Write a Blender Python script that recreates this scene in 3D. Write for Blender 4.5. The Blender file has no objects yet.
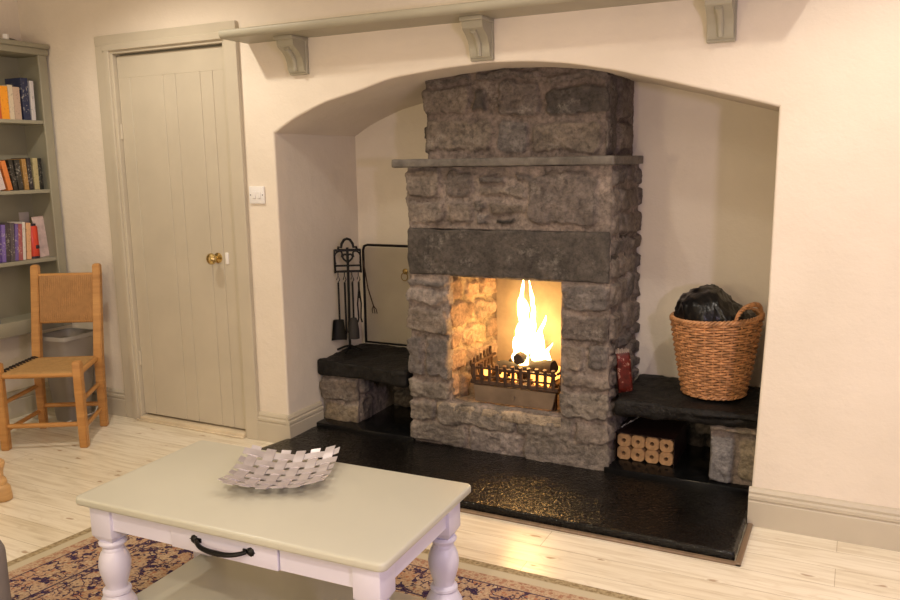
import bpy, bmesh, math, random
import numpy as np
from mathutils import Vector, Matrix, noise as mnoise

SC = bpy.context.scene
COL = SC.collection
PI = math.pi
rnd = random.Random(7)

# ------------------------------------------------------------------ room numbers (metres)
H = 1.43                      # eye height
WY = 3.2245                   # face of the fireplace wall
BY = 3.94                     # back of the alcove
CY = 3.441                    # front of the stone chimney
XL, XR = -2.571, -0.284       # alcove jambs
LX = -4.347                   # left wall
CEIL = 2.70

# ------------------------------------------------------------------ tagging
MW = {}
def tag(o, label=None, cat=None, group=None, kind=None):
    if label: o['label'] = label
    if cat: o['category'] = cat
    if group: o['group'] = group
    if kind: o['kind'] = kind
    return o

def thing(name, label, cat, loc=(0, 0, 0), rz=0.0, group=None):
    o = bpy.data.objects.new(name, None)
    o.empty_display_size = 0.05
    COL.objects.link(o)
    o.location = loc
    o.rotation_euler = (0, 0, rz)
    MW[o.name] = Matrix.Translation(loc) @ Matrix.Rotation(rz, 4, 'Z')
    return tag(o, label, cat, group)

def link_mesh(name, me, mats, parent=None, world=True, smooth=None):
    o = bpy.data.objects.new(name, me)
    COL.objects.link(o)
    if not isinstance(mats, (list, tuple)): mats = [mats]
    for m in mats: me.materials.append(m)
    if parent is not None:
        o.parent = parent
        if world: me.transform(MW[parent.name].inverted())
        MW[o.name] = MW[parent.name]
    else:
        MW[o.name] = Matrix.Identity(4)
    if smooth is True:
        me.polygons.foreach_set('use_smooth', [True] * len(me.polygons))
    elif smooth:
        me.polygons.foreach_set('use_smooth', [True] * len(me.polygons))
        me.set_sharp_from_angle(angle=math.radians(smooth))
    me.update()
    return o

def settle(o):
    """a thing that is one mesh: origin at its base centre"""
    me = o.data
    n = len(me.vertices)
    a = np.empty(n * 3); me.vertices.foreach_get('co', a); a = a.reshape(-1, 3)
    lo, hi = a.min(0), a.max(0)
    c = Vector(((lo[0] + hi[0]) / 2, (lo[1] + hi[1]) / 2, lo[2]))
    me.transform(Matrix.Translation(-c))
    o.location = c
    MW[o.name] = Matrix.Translation(c)
    return o

# ------------------------------------------------------------------ mesh builder
class MB:
    def __init__(self): self.bm = bmesh.new()
    def _new(self, geom_verts, M):
        if M is not None: bmesh.ops.transform(self.bm, matrix=M, verts=geom_verts)
    def box(self, x0, x1, y0, y1, z0, z1, bev=0.0, seg=2, M=None):
        r = bmesh.ops.create_cube(self.bm, size=1.0)
        vs = r['verts']
        T = Matrix.Translation(((x0 + x1) / 2, (y0 + y1) / 2, (z0 + z1) / 2)) @ Matrix.Diagonal((abs(x1 - x0), abs(y1 - y0), abs(z1 - z0), 1))
        bmesh.ops.transform(self.bm, matrix=T, verts=vs)
        if bev > 0:
            es = list({e for v in vs for e in v.link_edges})
            r = bmesh.ops.bevel(self.bm, geom=es, offset=bev, segments=seg, affect='EDGES', profile=0.5)
            vs = list({v for f in r['faces'] for v in f.verts} | {v for v in vs if v.is_valid})
            # collect the connected island
            st = [vs[0]]; seen = {vs[0]}
            while st:
                v = st.pop()
                for e in v.link_edges:
                    w = e.other_vert(v)
                    if w not in seen: seen.add(w); st.append(w)
            vs = list(seen)
        self._new(vs, M)
        return vs
    def tube(self, pts, rad, n=8, cap=True, closed=False, M=None, squash=None, ph=0.0):
        pts = [Vector(p) for p in pts]
        N = len(pts)
        if not hasattr(rad, '__len__'): rad = [rad] * N
        rings = []; up = None
        for i, p in enumerate(pts):
            if closed: t = pts[(i + 1) % N] - pts[i - 1]
            else: t = pts[min(i + 1, N - 1)] - pts[max(i - 1, 0)]
            if t.length < 1e-9: t = Vector((0, 0, 1))
            t.normalize()
            if up is None:
                up = Vector((0, 0, 1)) if abs(t.z) < 0.9 else Vector((1, 0, 0))
            a = (up - t * up.dot(t))
            if a.length < 1e-6: a = t.orthogonal()
            a.normalize(); b = t.cross(a); up = a
            ring = []
            for k in range(n):
                an = 2 * PI * k / n + ph
                q = p + (a * math.cos(an) * (squash or 1.0) + b * math.sin(an)) * rad[i]
                ring.append(self.bm.verts.new(q))
            rings.append(ring)
        m = N if closed else N - 1
        for i in range(m):
            A, B = rings[i], rings[(i + 1) % N]
            for k in range(n):
                self.bm.faces.new((A[k], A[(k + 1) % n], B[(k + 1) % n], B[k]))
        if cap and not closed:
            self.bm.faces.new(list(reversed(rings[0]))); self.bm.faces.new(rings[-1])
        vs = [v for r in rings for v in r]
        self._new(vs, M)
        return vs
    def lathe(self, prof, n=24, M=None, cap=True):
        rings = []
        for r, z in prof:
            rings.append([self.bm.verts.new((max(r, 1e-5) * math.cos(2 * PI * k / n), max(r, 1e-5) * math.sin(2 * PI * k / n), z)) for k in range(n)])
        for A, B in zip(rings, rings[1:]):
            for k in range(n):
                self.bm.faces.new((A[k], A[(k + 1) % n], B[(k + 1) % n], B[k]))
        if cap:
            self.bm.faces.new(list(reversed(rings[0]))); self.bm.faces.new(rings[-1])
        vs = [v for r in rings for v in r]
        self._new(vs, M)
        return vs
    def prism(self, poly, d, M=None):
        """poly in (x,z), extruded along +y by d"""
        A = [self.bm.verts.new((p[0], 0, p[1])) for p in poly]
        B = [self.bm.verts.new((p[0], d, p[1])) for p in poly]
        n = len(poly)
        self.bm.faces.new(A); self.bm.faces.new(list(reversed(B)))
        for k in range(n):
            self.bm.faces.new((A[k], B[k], B[(k + 1) % n], A[(k + 1) % n]))
        self._new(A + B, M)
        return A + B
    def quad(self, a, b, c, d):
        vs = [self.bm.verts.new(p) for p in (a, b, c, d)]
        self.bm.faces.new(vs); return vs
    def grid(self, P):
        """P: list of rows of points"""
        V = [[self.bm.verts.new(p) for p in row] for row in P]
        for i in range(len(V) - 1):
            for j in range(len(V[0]) - 1):
                self.bm.faces.new((V[i][j], V[i][j + 1], V[i + 1][j + 1], V[i + 1][j]))
        return V
    def build(self, name, mats, parent=None, world=True, smooth=40, recalc=True):
        if recalc: bmesh.ops.recalc_face_normals(self.bm, faces=self.bm.faces[:])
        me = bpy.data.meshes.new(name)
        self.bm.to_mesh(me); self.bm.free()
        return link_mesh(name, me, mats, parent, world, smooth)

def T(x, y, z): return Matrix.Translation((x, y, z))
def Rx(a): return Matrix.Rotation(a, 4, 'X')
def Ry(a): return Matrix.Rotation(a, 4, 'Y')
def Rz(a): return Matrix.Rotation(a, 4, 'Z')

# ------------------------------------------------------------------ numpy noise
def vnoise(P, seed=0):
    P = np.asarray(P, float)
    I = np.floor(P).astype(np.int64); Fr = P - I
    U = Fr * Fr * (3 - 2 * Fr)
    def h(ix, iy, iz):
        n = (ix * 374761393 + iy * 668265263 + iz * 2147483647 + seed * 974711) & 0xffffffff
        n = ((n ^ (n >> 13)) * 1274126177) & 0xffffffff
        n = ((n ^ (n >> 16)) * 2246822519) & 0xffffffff
        n = n ^ (n >> 15)
        return (n & 0xffffff) / float(0xffffff)
    r = 0
    for dx in (0, 1):
        for dy in (0, 1):
            for dz in (0, 1):
                w = (U[:, 0] if dx else 1 - U[:, 0]) * (U[:, 1] if dy else 1 - U[:, 1]) * (U[:, 2] if dz else 1 - U[:, 2])
                r = r + w * h(I[:, 0] + dx, I[:, 1] + dy, I[:, 2] + dz)
    return r * 2 - 1
def fbm(P, sc, oct=4, seed=0, gain=0.5):
    P = np.asarray(P, float) * sc
    a = 1.0; s = 0; t = 0
    for o in range(oct):
        s = s + a * vnoise(P, seed + o * 17); t += a; a *= gain; P = P * 2.03 + 3.1
    return s / t
def sstep(a, b, x):
    t = np.clip((x - a) / (b - a), 0, 1); return t * t * (3 - 2 * t)

# ------------------------------------------------------------------ materials
def new_mat(name):
    m = bpy.data.materials.new(name); m.use_nodes = True
    nt = m.node_tree; b = nt.nodes['Principled BSDF']
    return m, nt, b
def mix_rgb(nt, fac, a, b, mode='MIX'):
    n = nt.nodes.new('ShaderNodeMix'); n.data_type = 'RGBA'; n.blend_type = mode
    for s, v in ((0, fac), (6, a), (7, b)):
        if hasattr(v, 'bl_idname') or isinstance(v, bpy.types.NodeSocket): nt.links.new(v, n.inputs[s])
        else: n.inputs[s].default_value = v if s == 0 else (*v[:3], 1)
    return n.outputs[2]
def tex_coord(nt, scale=(1, 1, 1), which='Object', rot=(0, 0, 0)):
    c = nt.nodes.new('ShaderNodeTexCoord'); m = nt.nodes.new('ShaderNodeMapping')
    m.inputs['Scale'].default_value = scale; m.inputs['Rotation'].default_value = rot
    nt.links.new(c.outputs[which], m.inputs[0]); return m.outputs[0]
def noise_tex(nt, vec, scale, detail=5, rough=0.55, dist=0.0):
    n = nt.nodes.new('ShaderNodeTexNoise')
    n.inputs['Scale'].default_value = scale; n.inputs['Detail'].default_value = detail
    n.inputs['Roughness'].default_value = rough; n.inputs['Distortion'].default_value = dist
    nt.links.new(vec, n.inputs['Vector']); return n.outputs[0]
def ramp(nt, fac, stops):
    r = nt.nodes.new('ShaderNodeValToRGB')
    el = r.color_ramp.elements
    while len(el) < len(stops): el.new(0.5)
    for e, (p, c) in zip(el, stops):
        e.position = p; e.color = (*c, 1) if len(c) == 3 else c
    nt.links.new(fac, r.inputs[0]); return r.outputs[0]
def bump(nt, b, height, strength=0.3, dist=0.01):
    n = nt.nodes.new('ShaderNodeBump'); n.inputs['Strength'].default_value = strength
    n.inputs['Distance'].default_value = dist
    nt.links.new(height, n.inputs['Height']); nt.links.new(n.outputs[0], b.inputs['Normal'])
def math_n(nt, op, a, b=None):
    n = nt.nodes.new('ShaderNodeMath'); n.operation = op
    for i, v in enumerate((a, b)):
        if v is None: continue
        if isinstance(v, bpy.types.NodeSocket): nt.links.new(v, n.inputs[i])
        else: n.inputs[i].default_value = v
    return n.outputs[0]

def mat(name, col, rough=0.5, metal=0.0, var=0.12, nscale=8.0, bmp=0.0, bscale=60.0, spec=0.5, coat=0.0, stretch=(1, 1, 1), bdist=0.003):
    m, nt, b = new_mat(name)
    v = tex_coord(nt, stretch)
    n = noise_tex(nt, v, nscale)
    lo = tuple(c * (1 - var) for c in col); hi = tuple(min(1, c * (1 + var)) for c in col)
    nt.links.new(ramp(nt, n, [(0.3, lo), (0.7, hi)]), b.inputs['Base Color'])
    b.inputs['Roughness'].default_value = rough; b.inputs['Metallic'].default_value = metal
    b.inputs['Specular IOR Level'].default_value = spec
    if coat: b.inputs['Coat Weight'].default_value = coat; b.inputs['Coat Roughness'].default_value = 0.1
    if bmp: bump(nt, b, noise_tex(nt, v, bscale, 4), bmp, bdist)
    return m

def plaster_mat():
    m, nt, b = new_mat('cream_plaster')
    v = tex_coord(nt)
    n = noise_tex(nt, v, 3.0, 6)
    nt.links.new(ramp(nt, n, [(0.3, (0.72, 0.645, 0.54)), (0.7, (0.78, 0.70, 0.595))]), b.inputs['Base Color'])
    b.inputs['Roughness'].default_value = 0.85; b.inputs['Specular IOR Level'].default_value = 0.2
    h1 = noise_tex(nt, v, 9.0, 6, 0.6); h2 = noise_tex(nt, v, 90.0, 3)
    h = math_n(nt, 'ADD', h1, math_n(nt, 'MULTIPLY', h2, 0.12))
    bump(nt, b, h, 0.2, 0.03)
    return m

def stone_mat(name, rough=0.8, vary=0.5, bmp=1.0, dark=(0.035, 0.032, 0.03)):
    """per-stone albedo comes from the mesh's own 'tint' colour; veins, lichen and pits are added on top"""
    m, nt, b = new_mat(name)
    v = tex_coord(nt)
    a = nt.nodes.new('ShaderNodeAttribute'); a.attribute_name = 'tint'
    n1 = noise_tex(nt, v, 14.0, 8, 0.65, 0.4)
    n2 = noise_tex(nt, v, 48.0, 6, 0.7)
    n3 = noise_tex(nt, v, 5.0, 4, 0.6)
    g = ramp(nt, n1, [(0.25, (1 - vary,) * 3), (0.5, (1, 1, 1)), (0.78, (1 + vary * 1.2, 1 + vary * 1.15, 1 + vary * 1.1))])
    c = mix_rgb(nt, 1.0, a.outputs['Color'], g, 'MULTIPLY')
    g2 = ramp(nt, n2, [(0.32, (0.55, 0.55, 0.55)), (0.5, (1, 1, 1)), (0.7, (1.35, 1.32, 1.3))])
    c = mix_rgb(nt, 1.0, c, g2, 'MULTIPLY')
    spots = math_n(nt, 'MULTIPLY', ramp(nt, noise_tex(nt, v, 9.0, 7, 0.72), [(0.54, (0, 0, 0)), (0.66, (1, 1, 1))]), ramp(nt, n2, [(0.42, (0, 0, 0)), (0.62, (1, 1, 1))]))
    c = mix_rgb(nt, math_n(nt, 'MULTIPLY', spots, 0.55), c, (0.34, 0.31, 0.27))
    soot = ramp(nt, noise_tex(nt, v, 6.5, 6, 0.7, 0.6), [(0.58, (0, 0, 0)), (0.68, (1, 1, 1))])
    c = mix_rgb(nt, math_n(nt, 'MULTIPLY', soot, 0.6), c, (0.05, 0.044, 0.038))
    pit = ramp(nt, noise_tex(nt, v, 22.0, 5, 0.6), [(0.28, (1, 1, 1)), (0.36, (0, 0, 0))])
    c = mix_rgb(nt, math_n(nt, 'MULTIPLY', pit, 0.6), c, dark)
    nt.links.new(c, b.inputs['Base Color'])
    b.inputs['Roughness'].default_value = rough; b.inputs['Specular IOR Level'].default_value = 0.3
    bump(nt, b, math_n(nt, 'ADD', n2, n1), bmp, 0.012)
    return m

def floor_mat():
    m, nt, b = new_mat('whitewashed_pine_boards')
    c = nt.nodes.new('ShaderNodeTexCoord')
    br = nt.nodes.new('ShaderNodeTexBrick')
    nt.links.new(c.outputs['Object'], br.inputs['Vector'])
    br.offset = 0.37; br.offset_frequency = 2
    br.inputs['Scale'].default_value = 1.0
    br.inputs['Brick Width'].default_value = 2.7; br.inputs['Row Height'].default_value = 0.135
    br.inputs['Mortar Size'].default_value = 0.0012; br.inputs['Mortar Smooth'].default_value = 0.3
    br.inputs['Bias'].default_value = 0.0
    br.inputs['Color1'].default_value = (0.86, 0.80, 0.66, 1); br.inputs['Color2'].default_value = (0.79, 0.72, 0.57, 1)
    br.inputs['Mortar'].default_value = (0.50, 0.42, 0.30, 1)
    mp = nt.nodes.new('ShaderNodeMapping'); mp.inputs['Scale'].default_value = (1.2, 14, 1)
    nt.links.new(c.outputs['Object'], mp.inputs[0])
    grain = noise_tex(nt, mp.outputs[0], 3.0, 6, 0.6, 0.6)
    g = ramp(nt, grain, [(0.3, (0.80, 0.76, 0.70)), (0.55, (1, 1, 1)), (0.8, (1.05, 1.06, 1.08))])
    col = mix_rgb(nt, 1.0, br.outputs['Color'], g, 'MULTIPLY')
    # knots
    mk = nt.nodes.new('ShaderNodeMapping'); mk.inputs['Scale'].default_value = (2.7, 6.8, 1)
    nt.links.new(c.outputs['Object'], mk.inputs[0])
    nd = nt.nodes.new('ShaderNodeTexNoise'); nd.inputs['Scale'].default_value = 6.0
    nt.links.new(mk.outputs[0], nd.inputs['Vector'])
    vd = nt.nodes.new('ShaderNodeVectorMath'); vd.operation = 'ADD'
    sc = nt.nodes.new('ShaderNodeVectorMath'); sc.operation = 'SCALE'; sc.inputs['Scale'].default_value = 0.18
    nt.links.new(nd.outputs['Color'], sc.inputs[0]); nt.links.new(mk.outputs[0], vd.inputs[0]); nt.links.new(sc.outputs[0], vd.inputs[1])
    vo = nt.nodes.new('ShaderNodeTexVoronoi'); vo.inputs['Scale'].default_value = 1.25; vo.inputs['Randomness'].default_value = 1.0
    vo.voronoi_dimensions = '2D'
    nt.links.new(vd.outputs[0], vo.inputs['Vector'])
    k = ramp(nt, vo.outputs['Distance'], [(0.035, (1, 1, 1)), (0.08, (0, 0, 0))])
    sepk = nt.nodes.new('ShaderNodeSeparateColor'); nt.links.new(vo.outputs['Color'], sepk.inputs[0])
    keep = ramp(nt, sepk.outputs[0], [(0.45, (0, 0, 0)), (0.5, (1, 1, 1))])
    k = math_n(nt, 'MULTIPLY', k, keep)
    col = mix_rgb(nt, math_n(nt, 'MULTIPLY', k, 0.7), col, (0.33, 0.20, 0.10))
    ring = ramp(nt, vo.outputs['Distance'], [(0.10, (0, 0, 0)), (0.14, (1, 1, 1)), (0.2, (0, 0, 0))])
    col = mix_rgb(nt, math_n(nt, 'MULTIPLY', ring, 0.14), col, (0.45, 0.30, 0.15))
    nt.links.new(col, b.inputs['Base Color'])
    b.inputs['Roughness'].default_value = 0.27; b.inputs['Specular IOR Level'].default_value = 0.42
    h = math_n(nt, 'ADD', math_n(nt, 'MULTIPLY', br.outputs['Fac'], -1.0), math_n(nt, 'MULTIPLY', grain, 0.12))
    bump(nt, b, h, 0.35, 0.004)
    return m

def wood_mat(name, dark, light, scale=(1, 1, 10), rough=0.4, ns=3.0):
    m, nt, b = new_mat(name)
    v = tex_coord(nt, scale)
    n = noise_tex(nt, v, ns, 6, 0.6, 0.8)
    nt.links.new(ramp(nt, n, [(0.3, dark), (0.7, light)]), b.inputs['Base Color'])
    b.inputs['Roughness'].default_value = rough
    bump(nt, b, n, 0.1, 0.002)
    return m

def slate_mat(name, col, rough, b1=0.5, spec=0.5, s2=42, chips=0):
    m, nt, b = new_mat(name)
    v = tex_coord(nt)
    n = noise_tex(nt, v, 16, 7, 0.65, 0.5)
    nt.links.new(ramp(nt, n, [(0.3, tuple(c * 0.55 for c in col)), (0.75, tuple(c * 1.7 for c in col))]), b.inputs['Base Color'])
    b.inputs['Roughness'].default_value = rough; b.inputs['Specular IOR Level'].default_value = spec
    n2 = noise_tex(nt, v, s2, 5, 0.6, 0.8)
    n3 = noise_tex(nt, v, 13, 4, 0.6)
    if chips:
        # hand-dressed surface: small facets that each catch the light differently
        vo = nt.nodes.new('ShaderNodeTexVoronoi'); vo.inputs['Scale'].default_value = chips
        wv = nt.nodes.new('ShaderNodeVectorMath'); wv.operation = 'ADD'
        nz = nt.nodes.new('ShaderNodeTexNoise'); nz.inputs['Scale'].default_value = 30.0
        nt.links.new(v, nz.inputs['Vector']); sc_ = nt.nodes.new('ShaderNodeVectorMath'); sc_.operation = 'SCALE'; sc_.inputs['Scale'].default_value = 0.03
        nt.links.new(nz.outputs['Color'], sc_.inputs[0]); nt.links.new(v, wv.inputs[0]); nt.links.new(sc_.outputs[0], wv.inputs[1])
        nt.links.new(wv.outputs[0], vo.inputs['Vector'])
        bump(nt, b, math_n(nt, 'ADD', math_n(nt, 'MULTIPLY', vo.outputs['Distance'], 0.6), math_n(nt, 'MULTIPLY', n2, 0.7)), b1, 0.006)
    else:
        bump(nt, b, math_n(nt, 'ADD', n2, n3), b1, 0.012)
    return m

def rug_mat():
    m, nt, b = new_mat('oriental_rug_wool')
    c = nt.nodes.new('ShaderNodeUVMap'); c.uv_map = 'UVMap'
    uv = c.outputs[0]
    sep = nt.nodes.new('ShaderNodeSeparateXYZ'); nt.links.new(uv, sep.inputs[0])
    # metres from the nearest edge (uv are metres)
    W, L = 2.42, 1.55
    ex = math_n(nt, 'MINIMUM', sep.outputs[0], math_n(nt, 'SUBTRACT', W, sep.outputs[0]))
    ey = math_n(nt, 'MINIMUM', sep.outputs[1], math_n(nt, 'SUBTRACT', L, sep.outputs[1]))
    e = math_n(nt, 'MINIMUM', ex, ey)
    peach, tan, navy, red, cream = (0.46, 0.30, 0.19), (0.50, 0.37, 0.25), (0.028, 0.02, 0.07), (0.42, 0.12, 0.06), (0.62, 0.53, 0.36)
    # leafy scrolls
    nd = nt.nodes.new('ShaderNodeTexNoise'); nd.inputs['Scale'].default_value = 10.0; nd.inputs['Detail'].default_value = 3
    nt.links.new(uv, nd.inputs['Vector'])
    sc = nt.nodes.new('ShaderNodeVectorMath'); sc.operation = 'SCALE'; sc.inputs['Scale'].default_value = 0.17
    ad = nt.nodes.new('ShaderNodeVectorMath'); ad.operation = 'ADD'
    nt.links.new(nd.outputs['Color'], sc.inputs[0]); nt.links.new(uv, ad.inputs[0]); nt.links.new(sc.outputs[0], ad.inputs[1])
    vo = nt.nodes.new('ShaderNodeTexVoronoi'); vo.feature = 'DISTANCE_TO_EDGE'; vo.inputs['Scale'].default_value = 21.0
    nt.links.new(ad.outputs[0], vo.inputs['Vector'])
    vine = ramp(nt, vo.outputs[0], [(0.035, (1, 1, 1)), (0.07, (0, 0, 0))])
    vo2 = nt.nodes.new('ShaderNodeTexVoronoi'); vo2.inputs['Scale'].default_value = 62.0
    nt.links.new(uv, vo2.inputs['Vector'])
    dots = ramp(nt, vo2.outputs['Distance'], [(0.30, (1, 1, 1)), (0.46, (0, 0, 0))])
    sepc = nt.nodes.new('ShaderNodeSeparateColor'); nt.links.new(vo2.outputs['Color'], sepc.inputs[0])
    dcol = ramp(nt, sepc.outputs[0], [(0.0, navy), (0.25, navy), (0.3, red), (0.62, (0.30, 0.13, 0.07)), (0.66, tan), (1, cream)])
    f = noise_tex(nt, uv, 5.0, 2)
    base = mix_rgb(nt, ramp(nt, f, [(0.4, (0, 0, 0)), (0.6, (1, 1, 1))]), peach, tan)
    col = mix_rgb(nt, math_n(nt, 'MULTIPLY', dots, 0.75), base, dcol)
    vmask = ramp(nt, noise_tex(nt, uv, 13.0, 2), [(0.45, (0, 0, 0)), (0.50, (1, 1, 1))])
    col = mix_rgb(nt, math_n(nt, 'MULTIPLY', vine, vmask), col, navy)
    bl = ramp(nt, noise_tex(nt, uv, 24.0, 3, 0.6), [(0.56, (0, 0, 0)), (0.59, (1, 1, 1))])
    inner = ramp(nt, e, [(0.125, (0, 0, 0)), (0.127, (1, 1, 1))])
    col = mix_rgb(nt, math_n(nt, 'MULTIPLY', bl, inner), col, navy)
    # outer guard band: small dots on tan
    vo3 = nt.nodes.new('ShaderNodeTexVoronoi'); vo3.inputs['Scale'].default_value = 52.0
    nt.links.new(uv, vo3.inputs['Vector'])
    d3 = ramp(nt, vo3.outputs['Distance'], [(0.34, (1, 1, 1)), (0.5, (0, 0, 0))])
    guard = mix_rgb(nt, math_n(nt, 'MULTIPLY', d3, 0.6), tan, (0.32, 0.13, 0.08))
    col = mix_rgb(nt, inner, guard, col)
    def band(a, w, colr, col):
        k = math_n(nt, 'MULTIPLY', ramp(nt, math_n(nt, 'SUBTRACT', e, a - w), [(0.0, (0, 0, 0)), (0.001, (1, 1, 1))]),
                   ramp(nt, math_n(nt, 'SUBTRACT', e, a), [(0.0, (1, 1, 1)), (0.001, (0, 0, 0))]))
        return mix_rgb(nt, k, col, colr)
    col = band(0.131, 0.006, navy, col); col = band(0.30, 0.008, navy, col); col = band(0.33, 0.006, navy, col)
    spk = ramp(nt, noise_tex(nt, uv, 120.0, 3, 0.7), [(0.50, (0, 0, 0)), (0.58, (1, 1, 1))])
    col = mix_rgb(nt, math_n(nt, 'MULTIPLY', spk, 0.55), col, (0.22, 0.11, 0.065))
    edge = ramp(nt, e, [(0.074, (1, 1, 1)), (0.076, (0, 0, 0))])
    col = mix_rgb(nt, edge, col, (0.52, 0.46, 0.33))
    sel = ramp(nt, noise_tex(nt, uv, 70.0, 3), [(0.35, (0.24, 0.18, 0.10)), (0.65, (0.44, 0.36, 0.22))])
    col = mix_rgb(nt, ramp(nt, e, [(0.034, (1, 1, 1)), (0.036, (0, 0, 0))]), col, sel)
    nt.links.new(col, b.inputs['Base Color'])
    b.inputs['Roughness'].default_value = 0.95; b.inputs['Specular IOR Level'].default_value = 0.1
    bump(nt, b, noise_tex(nt, uv, 260.0, 2), 0.4, 0.004)
    return m

def book_mat(name, col, seed):
    """spine with two darker/lighter bands and speckle standing for the illegible print"""
    m, nt, b = new_mat(name)
    c = nt.nodes.new('ShaderNodeTexCoord')
    sep = nt.nodes.new('ShaderNodeSeparateXYZ'); nt.links.new(c.outputs['Generated'], sep.inputs[0])
    mp = nt.nodes.new('ShaderNodeMapping'); mp.inputs['Scale'].default_value = (1.5, 1.5, 7); mp.inputs['Location'].default_value = (seed, seed * 2, 0)
    nt.links.new(c.outputs['Generated'], mp.inputs[0])
    n = noise_tex(nt, mp.outputs[0], 2.2, 3, 0.6)
    L = sum(col) / 3
    alt = (0.75, 0.7, 0.6) if L < 0.3 else tuple(x * 0.25 for x in col)
    k = ramp(nt, n, [(0.56, (0, 0, 0)), (0.66, (1, 1, 1))])
    mid = ramp(nt, sep.outputs[2], [(0.15, (0, 0, 0)), (0.2, (1, 1, 1)), (0.85, (1, 1, 1)), (0.9, (0, 0, 0))])
    nt.links.new(mix_rgb(nt, math_n(nt, 'MULTIPLY', math_n(nt, 'MULTIPLY', k, mid), 0.45), col, alt), b.inputs['Base Color'])
    b.inputs['Roughness'].default_value = 0.4
    return m

def emit_mat(name, col, strength, transp=0.0):
    m = bpy.data.materials.new(name); m.use_nodes = True
    nt = m.node_tree; nt.nodes.clear()
    o = nt.nodes.new('ShaderNodeOutputMaterial'); e = nt.nodes.new('ShaderNodeEmission')
    e.inputs[0].default_value = (*col, 1); e.inputs[1].default_value = strength
    if transp:
        t = nt.nodes.new('ShaderNodeBsdfTransparent'); x = nt.nodes.new('ShaderNodeMixShader')
        x.inputs[0].default_value = 1 - transp
        nt.links.new(t.outputs[0], x.inputs[1]); nt.links.new(e.outputs[0], x.inputs[2]); nt.links.new(x.outputs[0], o.inputs[0])
    else:
        nt.links.new(e.outputs[0], o.inputs[0])
    return m

M_PLASTER = plaster_mat()
M_CEIL = mat('ceiling_paint', (0.78, 0.74, 0.66), 0.9)
M_SAGE = mat('sage_grey_paint', (0.52, 0.465, 0.365), 0.42, var=0.05, nscale=4, bmp=0.05)
M_SAGE2 = mat('olive_grey_paint', (0.36, 0.335, 0.255), 0.45, var=0.06, nscale=4, bmp=0.05)
M_CASE = mat('dark_olive_paint', (0.29, 0.27, 0.20), 0.45, var=0.06, nscale=4, bmp=0.05)
M_TABLETOP = mat('grey_green_table_paint', (0.49, 0.48, 0.40), 0.3, var=0.03, nscale=3)
M_WHITE = mat('white_table_paint', (0.66, 0.64, 0.76), 0.35, var=0.03, nscale=4)
M_FLOOR = floor_mat()
M_STONE = stone_mat('rubble_stone')
M_LINTEL = stone_mat('sooty_lintel_stone', 0.75, 0.5, 0.5)
M_SLATE = slate_mat('polished_black_slate', (0.005, 0.0045, 0.004), 0.045, 0.75, 0.35, 50, 75)
M_SLATE_IN = slate_mat('smooth_black_slate', (0.005, 0.005, 0.005), 0.14, 0.08, 0.3)
M_SEAT = slate_mat('rough_black_slate', (0.010, 0.009, 0.008), 0.5, 0.8, 0.22)
M_SHELFSLATE = slate_mat('grey_slate', (0.115, 0.10, 0.085), 0.6, 0.35)
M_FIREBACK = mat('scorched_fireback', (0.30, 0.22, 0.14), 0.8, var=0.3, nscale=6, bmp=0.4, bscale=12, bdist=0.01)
M_IRON = mat('black_wrought_iron', (0.012, 0.011, 0.011), 0.42, 0.6, bmp=0.2, bscale=90)
M_RUST = mat('rusty_cast_iron', (0.075, 0.042, 0.026), 0.6, 0.4, var=0.4, nscale=20, bmp=0.3)
M_PANFRONT = mat('heat_stained_steel', (0.16, 0.11, 0.07), 0.6, 0.1, var=0.3, nscale=10, bmp=0.2)
M_PINE = wood_mat('honey_pine', (0.38, 0.17, 0.045), (0.56, 0.29, 0.09))
M_PINE2 = wood_mat('pale_pine', (0.48, 0.27, 0.11), (0.68, 0.43, 0.19))
M_TRIM = wood_mat('brown_wood_strip', (0.17, 0.115, 0.07), (0.28, 0.19, 0.115), (10, 1, 1))
M_CORD = mat('twisted_seagrass', (0.40, 0.235, 0.085), 0.7, var=0.12, nscale=30, bmp=0.3, bscale=200)
M_CORD2 = mat('brown_woven_cord', (0.36, 0.185, 0.065), 0.7, var=0.12, nscale=30, bmp=0.3, bscale=200)
M_WICKER = mat('varnished_willow', (0.47, 0.23, 0.10), 0.38, var=0.4, nscale=30, bmp=0.2, bscale=150)
M_DARK = mat('dark_inside', (0.02, 0.014, 0.01), 0.9)
M_BAG = mat('black_bin_bag', (0.004, 0.004, 0.0045), 0.3, var=0.3, bmp=0.35, bscale=30, spec=0.35, bdist=0.01)
M_BRASS = mat('polished_brass', (0.66, 0.50, 0.22), 0.18, 1.0, var=0.05)
M_SILVER = mat('brushed_aluminium', (0.60, 0.56, 0.60), 0.42, 0.8, var=0.05, nscale=40)
M_PLASTIC = mat('white_plastic', (0.80, 0.78, 0.76), 0.3, var=0.02)
M_BLACKP = mat('dark_mark', (0.03, 0.02, 0.03), 0.4)
M_HEATLOG = mat('pressed_sawdust', (0.40, 0.235, 0.11), 0.85, var=0.3, nscale=40, bmp=0.5, bscale=90)
M_CHAR = mat('charred_wood', (0.02, 0.015, 0.012), 0.9, var=0.4, nscale=30, bmp=0.8, bscale=30)
M_GREYFAB = mat('grey_brown_upholstery', (0.17, 0.145, 0.125), 0.85, bmp=0.3, bscale=300)
M_MESH = mat('fine_steel_gauze', (0.46, 0.40, 0.29), 0.5, 0.2)
M_BRUSH = mat('dark_bristle', (0.03, 0.027, 0.024), 0.8, bmp=0.6, bscale=200)
M_PAN = mat('grey_iron_pan', (0.035, 0.034, 0.032), 0.4, 0.7, bmp=0.2)

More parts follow.
